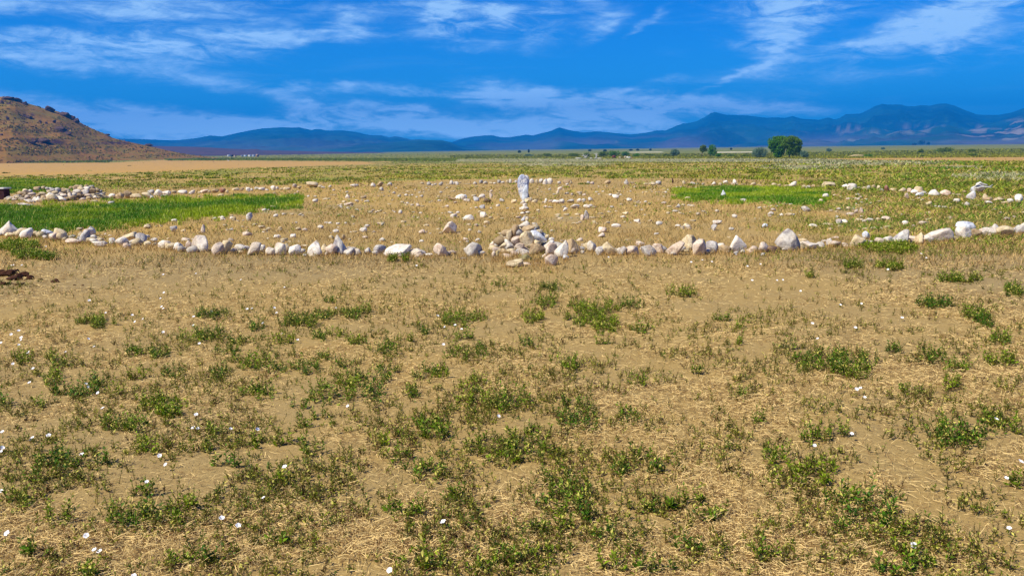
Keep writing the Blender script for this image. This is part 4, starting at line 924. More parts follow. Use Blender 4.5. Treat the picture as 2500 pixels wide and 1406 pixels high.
FL += shift(1800, 1050, 3.571, [(a, b, 0, 0) for a, b in [(1000,27),(675,130),(2477,268),(2348,412),(2370,848),(1540,998)]])
FL += shift(1800, 640, 3.429, [(a, b, 0, 0) for a, b in [(85,32),(195,15),(125,150),(333,150),(382,147),(530,240),(865,355),(1040,345),(630,510),(672,636),(1380,462),(1000,1060),(1030,1050),(1068,1127),(2173,1308),(990,545)]])
FL += shift(2080, 420, K, [(a, b, 0, 0) for a, b in [(990,1165),(1270,1190),(1065,1225),(515,1390),(1828,970)]])
FL += shift(1440, 420, K, [(a, b, 0, 0) for a, b in [(1450,1285),(1745,1280),(2255,1345),(1610,1255),(2090,1175),(268,1215)]])
FL += shift(0, 420, K, [(a, b, 0, 0) for a, b in [(425,1090),(655,1062),(310,1330),(190,1328),(155,1335)]]) + [(800+1270/K, 420+1335/K, 0, 0)]
M_PETAL, _t, _b = material('petal_white', .6, .3)
_a = _t.n('ShaderNodeAttribute', attribute_name='Col'); _t.put(_b.inputs['Base Color'], _a.outputs['Color'])
def flower_mesh(seed):
    rs = np.random.default_rng(seed); n = 20; V, C = [], []
    th = np.linspace(0, 2*math.pi, n, endpoint=False)
    for r_, z in ((.0015, -.012), (.004, -.006), (.009, -.0012), (.0135, .0)):
        rr = r_*(1+(.08*np.cos(5*th+rs.random()*6) if r_ > .008 else 0)); zz = z+(.0012*np.cos(5*th) if r_ > .01 else 0*th)
        V.append(np.stack([rr*np.cos(th), rr*np.sin(th), zz], 1)); C.append(np.tile([.80, .74, .35] if r_ < .003 else [.88, .86, .86], (n, 1)))
    V = np.vstack(V); C = np.vstack(C); j = np.arange(n)[None, :]; jn = (j+1) % n; i = np.arange(3)[:, None]*n
    Q = np.stack([i+j, i+jn, i+n+jn, i+n+j], -1).reshape(-1, 4)
    tilt = Matrix.Rotation(R(20+rs.random()*25), 3, Vector((1, .5*rs.normal(), 0)))
    V = V@np.array(tilt).T
    st = np.array([[-.001, 0, -.012], [.001, 0, -.012], [.0012, .004, -.05], [-.0012, .004, -.05], [0, .001, -.012], [0, .001, -.05]])
    Q = np.vstack([Q, len(V)+np.array([[0, 1, 2, 3], [1, 4, 5, 2], [4, 0, 3, 5]])]); C = np.vstack([C, np.tile([.14, .2, .03], (6, 1))]); V = np.vstack([V, st])
    return V, Q, C
FM = []
cells = {}
for f in FL: cells.setdefault(desc(f[0], f[1]), []).append(f)
k_ = 0
for key, L in cells.items():
    L.sort(key=lambda c: c[0])
    for i, f in enumerate(L):
        v = k_ % 6
        if k_ < 6:
            V, Q, C = flower_mesh(100+k_); o = mesh_obj('bindweed_flower', V, Q, M_PETAL, col=C, shade=True); FM.append(o.data)
        else:
            o = bpy.data.objects.new('bindweed_flower', FM[v]); COL.objects.link(o)
        P = unproj([f[0]], [f[1]])[0]; d = math.hypot(P[0], P[1]); hgt = .04
        P = P*(1-hgt/CAM_H); o.location = (P[0], P[1], hgt+ground(P[0], P[1])*0); o.rotation_euler = (0, 0, rng.normal()*.5)
        sc_ = (.62+.25*rng.random())*(1+.025*d) ; o.scale = (sc_,)*3
        tag(o, f"white bindweed flower {key[0]}, {key[1]}"+(f", {ordw(i+1)} from the hill" if len(L) > 1 else ''), 'flower', 'white bindweed flowers on the dry ground')
        k_ += 1

# ------------------------------------------------------------------ dark clods at the edge
M_CLOD = simple_mat('dark_clod', (.075, .028, .012), .5, 14, .95, .03)
for i, (cx, by, w_, h_) in enumerate([(10,674,34,17),(30,684,36,18),(52,676,26,16),(68,682,18,14),(4,696,26,12),(38,697,26,10),(92,684,14,8),(131,690,20,13),(-4,664,24,10),(22,667,26,12),(176,696,9,5),(196,697,9,5)]):
    P = unproj([cx], [by])[0]; s = math.hypot(np.hypot(P[0], P[1]), CAM_H)/F_PX
    V, Fc = rock_geo(w_*s, w_*s*.8, h_*s*.8, 'a', 0, 4); N_ = unit(V-V.mean(0))
    V = V+N_*(.16*w_*s*(fbm(V[:, 0]*26+i, V[:, 1]*26+V[:, 2]*22, 3)-.5))[:, None]
    o = mesh_obj('dirt_clod', V, Fc, M_CLOD, loc=(P[0], P[1]+.05, -.02), shade=True)
    where = {7: 'lone dark brown clod of dirt lying apart from the clod patch', 6: 'small dark clod just beyond the patch of clods', 10: 'tiny dark clod beyond the lone clod, nearer one', 11: 'tiny dark clod beyond the lone clod, outer one'}.get(i, f"crumbly dark brown clod in the patch below the hill, {ordw(i+1 if i < 6 else i-1)} by size of place")
    if i not in (6, 7, 10, 11): where = f"crumbly dark brown clod in the dark patch before the stones, {['upper middle','lower middle','upper inner','innermost','outer lower','lower inner',0,0,'outermost upper','topmost'][i]} one"
    tag(o, where, 'clod', 'dark clods in a patch before the stones')

# ------------------------------------------------------------------ boxes, tubes
def boxV(x0, x1, y0, y1, z0, z1, bev=0):
    V = [(x, y, z) for z in (z0, z1) for (x, y) in ((x0, y0), (x1, y0), (x1, y1), (x0, y1))]
    return V, [(0, 3, 2, 1), (4, 5, 6, 7), (0, 1, 5, 4), (1, 2, 6, 5), (2, 3, 7, 6), (3, 0, 4, 7)]
def box_obj(name, dims, mat, parent=None, loc=(0, 0, 0), bev=0.0):
    V, Fc = boxV(*dims); o = mesh_obj(name, V, Fc, mat, parent, loc)
    if bev:
        mo = o.modifiers.new('bevel', 'BEVEL'); mo.width = bev; mo.segments = 2
    return o
def tube(pts, rad, n=7):
    pts = np.array(pts, float); rad = np.broadcast_to(rad, (len(pts),)); V = []
    for i, p in enumerate(pts):
        t = unit(pts[min(i+1, len(pts)-1)]-pts[max(i-1, 0)]); a = np.array([0, 0, 1.]) if abs(t[2]) < .9 else np.array([1., 0, 0])
        u = unit(np.cross(t, a)); v = np.cross(t, u); th = np.linspace(0, 2*math.pi, n, endpoint=False)
        V.append(p+(np.cos(th)[:, None]*u+np.sin(th)[:, None]*v)*rad[i])
    k = len(pts); V = np.vstack(V+[pts[:1], pts[-1:]]); j = np.arange(n)[None, :]; jn = (j+1) % n; i = np.arange(k-1)[:, None]*n
    Q = np.stack([i+j, i+jn, i+n+jn, i+n+j], -1).reshape(-1, 4)
    T = np.vstack([np.stack([np.full(n, k*n), jn[0], j[0]], -1), np.stack([np.full(n, k*n+1), (k-1)*n+j[0], (k-1)*n+jn[0]], -1)])
    return V, Q, T
def tubes_obj(name, L, mat, parent=None, loc=(0, 0, 0)):
    B = Bag()
    for pts, rad in L:
        V, Q, T = tube(pts, rad); B.add(V, Q, T, np.ones((len(V), 3)))
    return B.build(name, mat, parent=parent, loc=loc, shade=True)

# bench at the frame's edge
Pb = unproj([12], [487])[0]
bn = empty('bench', (Pb[0], Pb[1], Pb[2]), R(-8)); tag(bn, 'low bench with a pale plank top and dark slab legs beyond the long stone pile', 'bench')
M_PL2 = simple_mat('pale_plank', (.62, .62, .58), .25, 6, .8, .004); M_DK = simple_mat('dark_timber', (.055, .018, .022), .4, 9, .85, .004)
box_obj('seat', (-1.28, .16, -.2, .2, .385, .435), M_PL2, bn, bev=.008)
box_obj('leg', (-.12, .11, -.16, .16, -.03, .383), M_DK, bn, bev=.006); box_obj('leg', (-1.16, -.93, -.16, .16, -.03, .383), M_DK, bn, bev=.006)
# small stake past the ring
Ps = unproj([1642], [447])[0]; ss = np.hypot(Ps[0], Ps[1])/F_PX
o = tubes_obj('wooden_stake', [([(0, 0, -.05), (.01, 0, 6*ss), (-.02, 0, 11*ss)], [2.1*ss, 1.8*ss, 1.2*ss])], M_DK, loc=tuple(Ps)); tag(o, 'short dark wooden stake standing just beyond the back row of stones', 'stake')
# driftwood on a stone
M_BLEACH = simple_mat('bleached_wood', (.72, .70, .64), .35, 14, .8, .01)
Pd = unproj([2396], [470])[0]; s = np.hypot(Pd[0], Pd[1])/F_PX; q = s/K
V, Fc = rock_geo(170*q, 120*q, 110*q, 'r', 0, 3); o = mesh_obj('stone', V, Fc, RM['b'], loc=(Pd[0]-30*q, Pd[1]+.1, Pd[2]-.03), shade=True); tag(o, 'bluish white stone under the bleached branch on the back row', 'stone')
z_ = lambda x, y: ((x-1860)*q, -.02, (300-y)*q)
dw = tubes_obj('driftwood', [([z_(1755, 240), z_(1800, 245), z_(1840, 228), z_(1890, 232), z_(1935, 236), z_(1985, 205)], [9*q, 15*q, 14*q, 11*q, 8*q, 3*q]), ([z_(1925, 236), z_(1960, 240), z_(1985, 238)], [7*q, 5*q, 2*q]),
    ([z_(1775, 235), z_(1790, 200), z_(1825, 180), z_(1850, 195), z_(1900, 205), z_(1930, 222)], [12*q, 20*q, 17*q, 14*q, 9*q, 5*q]), ([z_(1790, 205), z_(1765, 215), z_(1750, 245)], [9*q, 6*q, 3*q])], M_BLEACH, loc=(Pd[0], Pd[1]-.03, Pd[2]+.0))
tag(dw, 'white bleached forked driftwood lying on a stone in the green grass', 'driftwood')
o = tubes_obj('stick', [([(-.16, 0, .04), (-.05, 0, .10), (.08, .02, .03), (.2, 0, .015)], [.012, .014, .01, .006])], M_DK, loc=tuple(unproj([800+465/K], [420+190/K])[0])); tag(o, 'thin dark crooked stick lying on the back row of stones', 'stick')

# ------------------------------------------------------------------ hill outcrops and scrub
from mathutils.bvhtree import BVHTree
hill_o = bpy.data.objects['hill']; hm = hill_o.data
bvh = BVHTree.FromPolygons([v.co[:] for v in hm.vertices], [tuple(p.vertices) for p in hm.polygons])
def on_hill(px, py):
    for k in range(40):
        d = ray([px], [py+k*.7])[0]; h = bvh.ray_cast(Vector((0, 0, CAM_H)), Vector(d))
        if h[0] is not None: return np.array(h[0][:]), h[3]
    return None, None
M_BAS = simple_mat('dark_basalt', (.055, .030, .034), .5, .6, .9, .25, (.11, .065, .05))
OUT = [(122,274,22,15,'large blocky'),(155,284,28,10,'long low'),(174,293,20,12,'jagged'),(187,302,14,13,'steep'),(18,244,30,7,'flat summit'),(42,248,26,8,'rugged summit'),(60,257,18,8,'sloping summit'),(5,255,10,10,'squat'),(20,294,9,10,'upright'),
 (98,301,9,8,'rounded'),(113,304,9,6,'low'),(133,302,9,9,'pointed'),(68,289,22,6,'broad low'),(148,321,28,12,'large dark'),(166,329,26,6,'trailing'),(4,332,8,5,'small'),(362,358,22,6,'long toe'),(262,329,14,4,'slim'),(105,348,34,10,'wide reddish'),(78,352,24,8,'reddish')]
for i, (cx, by, w_, h_, ad) in enumerate(OUT):
    P, dd = on_hill(cx, by-1)
    if P is None: continue
    s = dd/F_PX; w_ *= .85; h_ *= .8; V, Fc = rock_geo(w_*s, w_*s*.6, h_*s*1.35, 'a' if i % 3 else 's', 0, 4); N_ = unit(V-V.mean(0))
    V = V+N_*(.25*h_*s*(fbm(V[:, 0]*.9+i, V[:, 1]*.9+V[:, 2]*1.2, 4)-.5))[:, None]
    o = mesh_obj('rock_outcrop', V, Fc, M_BAS, loc=(P[0], P[1], P[2]-h_*s*.3), shade=False)
    hz = 'at the summit' if by < 262 else 'on the upper slope' if by < 310 else 'low on the slope'
    sd2 = 'near the outer edge' if cx < 50 else 'of the hill' if cx < 140 else 'facing the plain'
    tag(o, f"{ad} dark basalt outcrop {hz} {sd2}, {ordw(i+1)} from the summit's list" if False else f"{ad} dark basalt outcrop {hz} {sd2}", 'rock outcrop', 'dark basalt outcrops on the hill')
def hill_scrub():
    rs = np.random.default_rng(31); n = 16000
    px = rs.random(n)*640-30; py = 236+rs.random(n)*165; B = Bag(); P = []
    for a, b in zip(px, py):
        d = ray([a], [b])[0]; h = bvh.ray_cast(Vector((0, 0, CAM_H)), Vector(d))
        if h[0] is not None: P.append(h[0][:])
    P = np.array(P); k = fbm(P[:, 0]/6, P[:, 2]/3, 3)+.25*rs.random(len(P)) > .67; P = P[k]; N = len(P)
    h = .35+1.0*rs.random(N)**2; c = np.where(rs.random((N, 1)) < .45, np.array([.17, .14, .012]), np.where(rs.random((N, 1)) < .5, np.array([.30, .25, .02]), np.array([.40, .22, .05])))*(.6+.7*rs.random((N, 1)))
    for r_ in range(3):
        B.add(*blades(P+rs.normal(size=P.shape)*np.array([.35, .35, 0])-np.array([0, 0, .1]), h, .7+.7*rs.random(N), h*.4, c, rs))
    tag(B.build('scrub', M_LEAF), 'low olive and tan scrub covering the brown hill', None, None, 'stuff')
hill_scrub()

# ------------------------------------------------------------------ trees and shrubs
M_BARK = simple_mat('bark', (.12, .085, .06), .4, 3, .9, .03)
def crown_geo(blobs, nleaf, size, c0, c1, rs, dense=1.0):
    """blobs: (x,y,z,rx,ry,rz). leaf clumps spread through the volume, denser toward the shell, in light and dark sprays"""
    B = Bag(); vol = np.array([b[3]*b[4]*b[5] for b in blobs])**.8; cnt = (nleaf*vol/vol.sum()).astype(int)
    for (x, y, z, rx, ry, rz), n in zip(blobs, cnt):
        u = unit(rs.normal(size=(n, 3))); r = rs.random(n)**.30
        k = fbm(u[:, 0]*2.2+x*3+10, u[:, 2]*2.2+u[:, 1]*2+z, 3); r = r*(.72+.5*k)
        P = np.array([x, y, z])+u*r[:, None]*np.array([rx, ry, rz])
        g = fbm(P[:, 0]/(rx*.45)+5, P[:, 2]/(rz*.45)+P[:, 1]/ry, 3); keep = rs.random(n) < np.clip((g-.30)/.14, .12, 1)
        P = P[keep]; m_ = len(P); g = g[keep]
        a = unit(rs.normal(size=(m_, 3))+np.array([0, 0, .5])); t1 = unit(np.cross(a, rs.normal(size=(m_, 3)))); t2 = np.cross(a, t1)
        s = size*(.6+.8*rs.random(m_))[:, None]
        Vq = np.stack([P-t1*s, P+t2*s*.55, P+t1*s, P-t2*s*.55], 1); V, Q = quadset(Vq)
        c = (np.array(c0)*(1-g[:, None])+np.array(c1)*g[:, None])*(.6+.8*rs.random((m_, 1))); B.add(V, Q, None, np.repeat(c, 4, axis=0))
    return B
def tree(name, cat, lab, px, by, w_, h_, c0, c1, blobs, trunks, nleaf=4000, leaf=None, group=None, seed=0):
    """blobs / trunks in pixel units relative to the base (x right, z up)"""
    P = unproj([px], [by])[0]; s = math.hypot(P[0], P[1])/F_PX; rs = np.random.default_rng(seed+50)
    o = empty(name, tuple(P), math.atan2(-P[0], P[1]))
    bl = [(b[0]*s, b[4]*s if len(b) > 4 else 0, b[1]*s, b[2]*s, b[2]*s*.9, b[3]*s) for b in blobs]
    B = crown_geo(bl, nleaf, (leaf or 1.1)*s, c0, c1, rs)
    B.build('crown', M_LEAF, parent=o)
    L = []
    for pts, r_ in trunks:
        L.append(([(p[0]*s, (p[2] if len(p) > 2 else 0)*s, p[1]*s) for p in pts], [q_*s for q_ in r_]))
    if L: tubes_obj('trunk', L, M_BARK, parent=o)
    tag(o, lab, cat, group); return o
DG0, DG1 = (.035, .14, .004), (.13, .32, .010); YG0, YG1 = (.06, .12, .006), (.17, .24, .012); BG0, BG1 = (.05, .13, .07), (.20, .30, .20)
tree('tree', 'tree', 'dense dark green tree forming the hill side half of the big pair', 1901, 387, 46, 52, DG0, DG1,
     [(-8,37,18,14),(5,39,17,13),(-14,29,13,11),(2,24,13,14,-4),(0,10,9,10),(-12,20,7,8),(8,33,10,10),(-2,46,8,5),(-3,10,10,10),(4,16,10,12),(-8,22,11,11)], [([(-1,-1),(0,12),(-3,26),(-9,40)], [2.2,1.8,1.2,.4]), ([(0,10),(4,26),(8,40)], [1.5,1,.4]), ([(-1,8),(-8,20),(-15,31)], [1.2,.8,.3])], 20000, 1.15, 'trees in the distance', 1)
tree('tree', 'tree', 'broad yellowish green tree forming the outer half of the big pair', 1928, 387, 46, 52, (.045, .13, .005), (.17, .29, .010),
     [(0,41,17,11),(11,35,16,14),(-8,34,15,13),(16,26,11,11),(4,24,11,10,3),(-3,14,7,8),(18,13,9,8,4),(8,12,6,7),(2,20,12,11),(12,22,11,9)], [([(-1,-1),(-1,8),(2,22),(6,38)], [2,1.6,1.1,.4]), ([(-1,6),(8,20),(14,32)], [1.3,.9,.3]), ([(0,8),(-4,24),(-6,36)], [1.1,.7,.3])], 18000, 1.15, 'trees in the distance', 2)
tree('tree', 'tree', 'slender yellowish green tree with bare lower trunk beside the rounder dark tree', 1716, 382, 20, 28, YG0, YG1,
     [(0,21,8,6),(-4,16,5,5),(5,15,6,5),(0,13,5,4)], [([(-2,-1),(-2,8),(0,20)], [.9,.8,.3]), ([(-2,7),(4,16)], [.6,.2])], 3000, .9, 'trees in the distance', 3)
tree('tree', 'tree', 'rounded dark green tree beside the slender yellowish one', 1738, 382.5, 24, 30, DG0, DG1,
     [(0,21,9,7),(5,14,8,8),(-4,13,7,8),(2,8,9,7)], [([(-5,-1),(-4,8),(-1,20)], [1,.8,.3])], 4000, .9, 'trees in the distance', 4)
for i, (px, by, w_, h_, c0, c1, lab) in enumerate([
  (1648,382,30,19,BG0,BG1,'grey green rounded shrub standing alone before the pair of small trees'),
  (1857,386.5,48,27,BG0,BG1,'big silvery blue green shrub beside the big pair of trees'),
  (1963,387,24,19,BG0,BG1,'small silvery green shrub just beyond the big pair of trees'),
  (1754,383,16,9,DG0,DG1,'low green bush at the foot of the rounded dark tree'),
  (2118,384,20,6,DG0,DG1,'low dark bush by the pale mound'),
  (2306,373,36,12,YG0,YG1,'wide olive shrub out on the right hand plain, widest there'),
  (2248,374,12,9,YG0,YG1,'small dark shrub on the plain before the far grove'),
  (2251,384,12,5,YG0,YG1,'low scrub at the edge of the tan track'),
  (2372,373,20,8,YG0,YG1,'olive shrub on the plain beyond the widest shrub, upper'),
  (2375,383,20,8,YG0,YG1,'olive shrub on the plain beyond the widest shrub, lower'),
  (2155,365,12,5,BG0,BG1,'small pale shrub on the plain near the pale mound'),
  (2024,370,16,8,BG0,BG1,'small blue green shrub between big trees and pale mound'),
  (1398,383,34,9,YG0,YG1,'olive shrub at the hill end of the hedge'),
  (1432,383,24,10,YG0,YG1,'olive shrub in the hedge behind the smaller dead tree'),
  (1474,383,36,13,YG0,YG1,'yellowish shrub in the hedge behind the taller dead tree'),
  (1502,383,30,15,(.04,.13,.01),(.13,.28,.03),'bright green shrub standing highest in the hedge'),
  (1527,382,26,13,(.04,.13,.02),(.12,.26,.06),'green shrub in the hedge beside the brightest one'),
  (1555,383,16,9,DG0,DG1,'dark bush at the tree end of the hedge'),
  (1585,381,30,5,YG0,YG1,'very low olive scrub past the end of the hedge'),
  (1625,382,20,6,YG0,YG1,'low olive scrub beside the lone grey green shrub'),
  (1290,382,30,6,BG0,BG1,'low grey green scrub far beyond the standing stone'),
  (1335,382,26,7,YG0,YG1,'low scrub between the standing stone and the hedge'),
  (500,392,40,6,YG0,YG1,'low green bushes at the toe of the hill'),
  (1785,383,26,6,YG0,YG1,'low scrub between small trees and silvery shrub'),
  (1820,384,20,6,YG0,YG1,'low scrub next to the silvery blue green shrub')]):
    s5 = max(w_, h_); rs_ = np.random.default_rng(i+70)
    nb = 5 if w_ > 14 else 3
    bl = [((rs_.random()-.5)*w_*.55, h_*(.35+.3*rs_.random()), w_*(.24+.1*rs_.random()), h_*(.34+.12*rs_.random())) for _ in range(nb)]+[(0, h_*.45, w_*.36, h_*.48)]
    tree('shrub', 'shrub', lab, px, by, w_, h_, c0, c1, bl, [([(0, -1), (0, h_*.3), (w_*.1, h_*.6)], [.6, .4, .2]), ([(0, 0), (-w_*.2, h_*.5)], [.4, .15])], int(500+w_*h_*4), .9, 'shrubs dotted over the far plain', 60+i)
for i, (px, by, w_, h_, lab) in enumerate([(2250,354.5,16,12,'tallest dark tree of the far grove under the mountain'),(2232,355,12,5,'low dark tree at the hill end of the far grove'),(2241,354.5,9,7,'small dark tree beside the tallest of the far grove'),(2266,354.5,8,7,'dark tree standing slightly apart from the far grove'),
  (1540,368.5,10,4,'tiny dark far tree beyond the brightest hedge shrub'),(1557,368.5,8,5,'tiny dark far tree by the pale far strip'),(1588,368,6,5,'tiny far tree over the pale strip'),(1440,370,9,5,'dark blue far tree above the smaller dead tree'),
  (1477,371,10,6,'dark far tree above the taller dead tree'),(1268,374,9,7,'small dark far tree beyond the standing stone'),(1291,373.5,5,9,'narrow dark far tree beyond the standing stone'),(1785,366.5,6,5,'tiny far tree between the small trees and silvery shrub')]):
    tree('tree', 'tree', lab, px, by, w_, h_, (.015,.04,.02), (.04,.08,.03), [(0, h_*.55, w_*.42, h_*.42), (-w_*.2, h_*.4, w_*.3, h_*.35), (w_*.2, h_*.45, w_*.28, h_*.38)], [([(0, -.5), (0, h_*.6)], [.4, .2])], 700, .8, 'small dark trees on the far plain', 120+i)

# bleached dead trees with logs, rubble and low walls near the hedge
def dead(lab, px, by, L, seed):
    P = unproj([px], [by])[0]; s = math.hypot(P[0], P[1])/F_PX
    o = tubes_obj('dead_tree', [([(x*s, y*s*.6, z*s) for x, y, z in pts], [r*s for r in rr]) for pts, rr in L], M_BLEACH, loc=tuple(P)); tag(o, lab, 'dead tree'); return o
dead('bleached dead tree stump with many upturned forking roots', 1429, 387.5, [([(0,0,-1),(-1,0,3),(-4,1,8),(-6,0,13)], [1.3,1,.6,.25]), ([(0,0,0),(1,0,4),(4,-1,7),(7,0,11)], [1.2,.9,.6,.2]), ([(-3,0,6),(-7,1,7),(-9,0,5)], [.7,.5,.2]), ([(1,0,3),(3,1,2),(8,0,4)], [.8,.6,.2]), ([(0,0,2),(-1,2,6),(1,1,11)], [.9,.6,.2]), ([(-1,0,1),(-5,0,2),(-8,1,0)], [.8,.5,.3])], 1)
dead('taller bleached dead trunk with spread roots and a forked top', 1456, 388, [([(0,0,-1),(0,0,5),(-1,0,10),(0,0,14)], [1.7,1.2,.9,.35]), ([(0,0,3),(-4,0,1),(-7,1,-1)], [1,.7,.4]), ([(0,0,3),(3,0,1),(5,-1,-1)], [1,.7,.4]), ([(0,0,10),(-4,0,12),(-6,0,11)], [.6,.4,.2]), ([(0,0,9),(3,1,11),(4,0,13)], [.6,.4,.2]), ([(0,0,7),(4,0,8)], [.7,.3])], 2)
for px, by, x0, x1, r_, lab in [(1413,388,-8,8,1.3,'pale bleached log lying at the hill side of the dead stump'),(1443,388,-3,4,1.2,'short pale log between the two dead trees'),(1464,388,-4,5,1.2,'pale log lying beyond the taller dead trunk')]:
    P = unproj([px], [by])[0]; s = math.hypot(P[0], P[1])/F_PX
    o = tubes_obj('log', [([(x0*s, 0, r_*s*.8), ((x0+x1)/2*s, .3*s, r_*s*1.1), (x1*s, 0, r_*s*.7)], [r_*s*.9, r_*s, r_*s*.7])], M_BLEACH, loc=tuple(P)); tag(o, lab, 'log', 'bleached logs by the dead trees')
M_RUST = simple_mat('rusty_brown', (.20, .06, .035), .5, 2, .9, .05)
for px, by, w_, h_, mat, nm, lab in [(1499,387,9,7,M_RUST,'rusty_drum','rounded rusty brown drum standing before the hedge')]:
    P = unproj([px], [by])[0]; s = math.hypot(P[0], P[1])/F_PX
    o = tubes_obj(nm, [([(0, 0, -.1), (0, 0, .3*h_*s), (0, 0, .34*h_*s), (0, 0, h_*s*.95), (0, 0, h_*s)], [w_*s*.46, w_*s*.46, w_*s*.5, w_*s*.47, w_*s*.42])], mat, loc=tuple(P)); tag(o, lab, 'drum')
P = unproj([1523], [387.5])[0]; s = math.hypot(P[0], P[1])/F_PX
bw = empty('low_wall', tuple(P)); tag(bw, 'low rusty red block wall between two pale boulders near the hedge', 'wall')
V, Fc = [], []
for r_ in range(3):
    for c_ in range(7):
        x = (-7+2*c_+(r_ % 2)*.6)*s; v, f = boxV(x, x+1.85*s, -.5*s, .5*s, (r_*1.05-.2)*s, (r_*1.05+.8)*s); Fc += [tuple(a+len(V) for a in g) for g in f]; V += v
mesh_obj('blocks', V, Fc, M_RUST, bw)
for px, w_, h_, c, lab in [(1513.5,6,5.5,'c','pale upright boulder at the hill end of the rusty low wall'),(1526,5,7,'c','cream boulder showing above the rusty low wall'),(1531,4,6,'w','white narrow boulder at the tree end of the rusty low wall'),(1537,7,5,'b','bluish boulder lying beyond the rusty low wall'),(1542,6,3,'r','reddish low boulder farthest beyond the rusty wall')]:
    P = unproj([px], [387.5])[0]; s = math.hypot(P[0], P[1])/F_PX
    V, Fc = rock_geo(w_*s, w_*s*.8, h_*s, 'r', 0, 3); o = mesh_obj('boulder', V, Fc, RM[c], loc=(P[0], P[1]+(2*s if px == 1526 else 0), P[2]-.1), shade=True); tag(o, lab, 'boulder', 'boulders by the rusty low wall')
P = unproj([2087], [383])[0]; s = math.hypot(P[0], P[1])/F_PX
V, Fc = rock_geo(36*s, 20*s, 7*s, 'f', 0, 4); o = mesh_obj('dirt_mound', V, Fc, simple_mat('pale_dirt', (.50, .40, .20), .3, .4, .95, .2), loc=(P[0], P[1], P[2]-2*s), shade=True); tag(o, 'low pale heap of dirt out on the plain beside a dark bush', 'dirt mound')

# trailers and sheds at the toe of the hill
M_WHT = simple_mat('white_panel', (.80, .82, .84), .1, .5, .5); M_GLS = simple_mat('dark_window', (.03, .04, .06), .2, 1, .2); M_TYR = simple_mat('tyre_rubber', (.02, .02, .02), .2, 3, .8)
def trailer(px0, px1, h_, mat, nm, lab, cat, roof=None, by=383.5):
    P0, P1 = unproj([px0, px1], [by, by]); s = np.hypot(*P0[:2])/F_PX; L = (px1-px0)*s; c = (P0+P1)/2; H = h_*s
    o = empty(nm, tuple(c), math.atan2(P1[1]-P0[1], P1[0]-P0[0])); tag(o, lab, cat, 'trailers and sheds at the toe of the hill')
    w2 = min(1.1, L*.5)
    if roof is None:
        box_obj('body', (-L/2, L/2, -w2, w2, .42, H), mat, o, bev=.14)
        for x in (-L*.22, L*.22):
            V, Q, T = tube([(x, -w2-.02, .34), (x, -w2+.22, .34)], .34, 14); B = Bag(); B.add(V, Q, T, np.ones((len(V), 3))); B.build('wheel', M_TYR, parent=o, shade=True)
        for x in (-L*.25, L*.2): box_obj('window', (x-L*.1, x+L*.1, -w2-.02, -w2+.05, H*.55, H*.8), M_GLS, o)
    else:
        box_obj('wall', (-L/2, L/2, -w2, w2, -.1, H*.74), mat, o)
        e = .15; V = [(-L/2-e, -w2-e, H*.74), (L/2+e, -w2-e, H*.74), (L/2+e, w2+e, H*.74), (-L/2-e, w2+e, H*.74), (-L/2-e, 0, H), (L/2+e, 0, H)]
        mesh_obj('roof', V, [(0, 1, 5, 4), (3, 4, 5, 2), (0, 4, 3), (1, 2, 5), (0, 3, 2, 1)], roof, o)
        box_obj('door', (-L*.12, L*.12, -w2-.02, -w2+.03, -.05, H*.58), M_GLS, o)
trailer(555.5, 561.5, 4.8, M_WHT, 'trailer', 'short white trailer at the hill end of the far row', 'trailer')
trailer(562.2, 571, 4.4, simple_mat('navy_panel', (.02, .03, .07), .2, 1, .5), 'trailer', 'dark navy trailer beside the short white one', 'trailer')
trailer(572, 577, 5.2, simple_mat('beige_wall', (.62, .50, .36), .2, 1, .8), 'shed', 'small beige shed next to the dark trailer', 'shed', M_RUST)
trailer(588.5, 593.5, 4.0, simple_mat('grey_panel', (.45, .45, .5), .2, 1, .6), 'trailer', 'small grey trailer starting the longer far group', 'trailer')
trailer(594.5, 604.5, 4.6, simple_mat('pale_blue_panel', (.55, .65, .82), .15, 1, .5), 'trailer', 'long pale blue trailer in the longer far group', 'trailer')
trailer(605.3, 615, 4.6, M_WHT, 'trailer', 'bright white trailer in the middle of the longer far group', 'trailer')
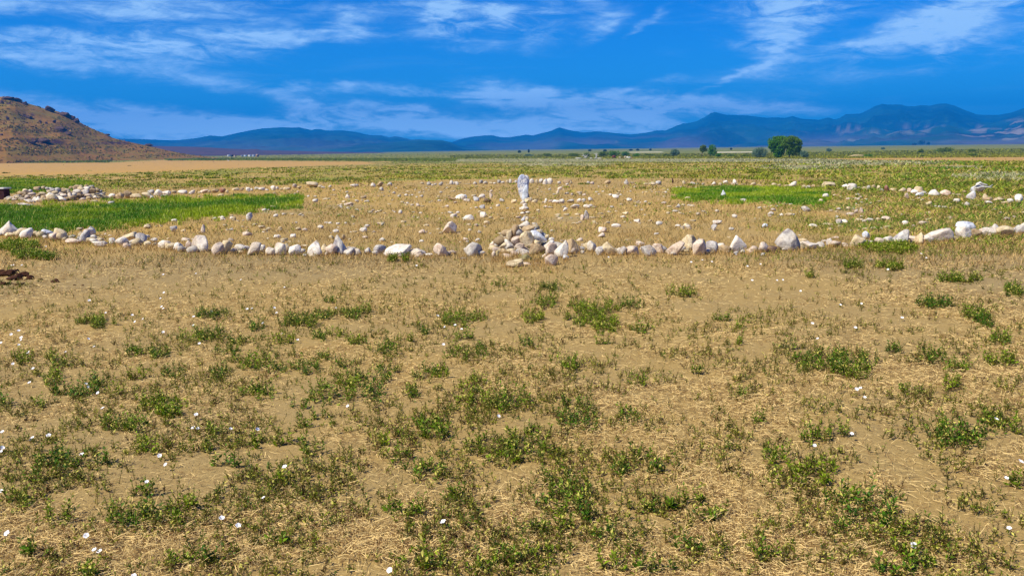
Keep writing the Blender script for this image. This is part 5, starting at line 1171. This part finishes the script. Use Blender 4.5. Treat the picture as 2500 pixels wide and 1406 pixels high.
trailer(616, 623.5, 5.0, simple_mat('pale_blue_panel_b', (.5, .6, .78), .15, 1, .5), 'trailer', 'pale blue trailer beside the brown shed', 'trailer')
trailer(624.5, 632.5, 6.2, simple_mat('brown_wall', (.35, .20, .14), .3, 1, .8), 'shed', 'tallest brown shed ending the longer far group', 'shed', simple_mat('tan_roof', (.55, .40, .30), .2, 1, .8))
P = unproj([557], [393.5])[0]; s = np.hypot(*P[:2])/F_PX
V, Fc = rock_geo(7*s, 3*s, 2.2*s, 'f', 0, 3); o = mesh_obj('boulder', V, Fc, RM['w'], loc=(P[0], P[1], P[2]-.05), shade=True); tag(o, 'flat white boulder at the edge of the tan field below the trailers', 'boulder')

# green verges at the hill's toe and across the far plain
def verge():
    rs = np.random.default_rng(41); B = Bag()
    for poly, n, h0, c in (([(-60,391),(100,391),(275,392),(265,397.5),(0,398.5),(-60,398.5)], 16000, .9, (.20, .26, .02)), ([(395,388),(480,386),(570,388),(565,392.5),(410,392.5)], 9000, .9, (.22, .30, .03)),
       ([(560,386.5),(900,387),(1120,388),(1110,394),(860,393.5),(560,391.5)], 24000, .5, (.24, .30, .015)), ([(1380,384),(1900,384),(2500,376),(2560,384),(1980,388),(1380,388)], 40000, .5, (.34, .34, .02)),
       ([(1100,379),(1400,378),(1900,374),(2560,362),(2560,378),(1900,384),(1100,388)], 50000, .6, (.26, .28, .015))):
        a = np.array(poly); px = a[:, 0].min()+np.ptp(a[:, 0])*rs.random(n); py = a[:, 1].min()+np.ptp(a[:, 1])*rs.random(n)
        k = inpoly(px, py, poly) & (fbm(px/22, py/1.6, 3)+.3*rs.random(n) > .5); P = unproj(px[k], py[k]); N = len(P); d = dist(P)
        h = h0*(.4+.8*rs.random(N)); cc = np.array(c)*(.45+.8*rs.random((N, 1))); dk = rs.random((N, 1)) < .2; cc = np.where(dk, cc*.35, cc)
        B.add(*blades(P, h, d*.0011, h*.5, cc, rs))
    tag(B.build('scrub', M_LEAF), 'green scrub verges along the hill foot and over the far plain', None, None, 'stuff')
verge()
print('SCENE DONE')
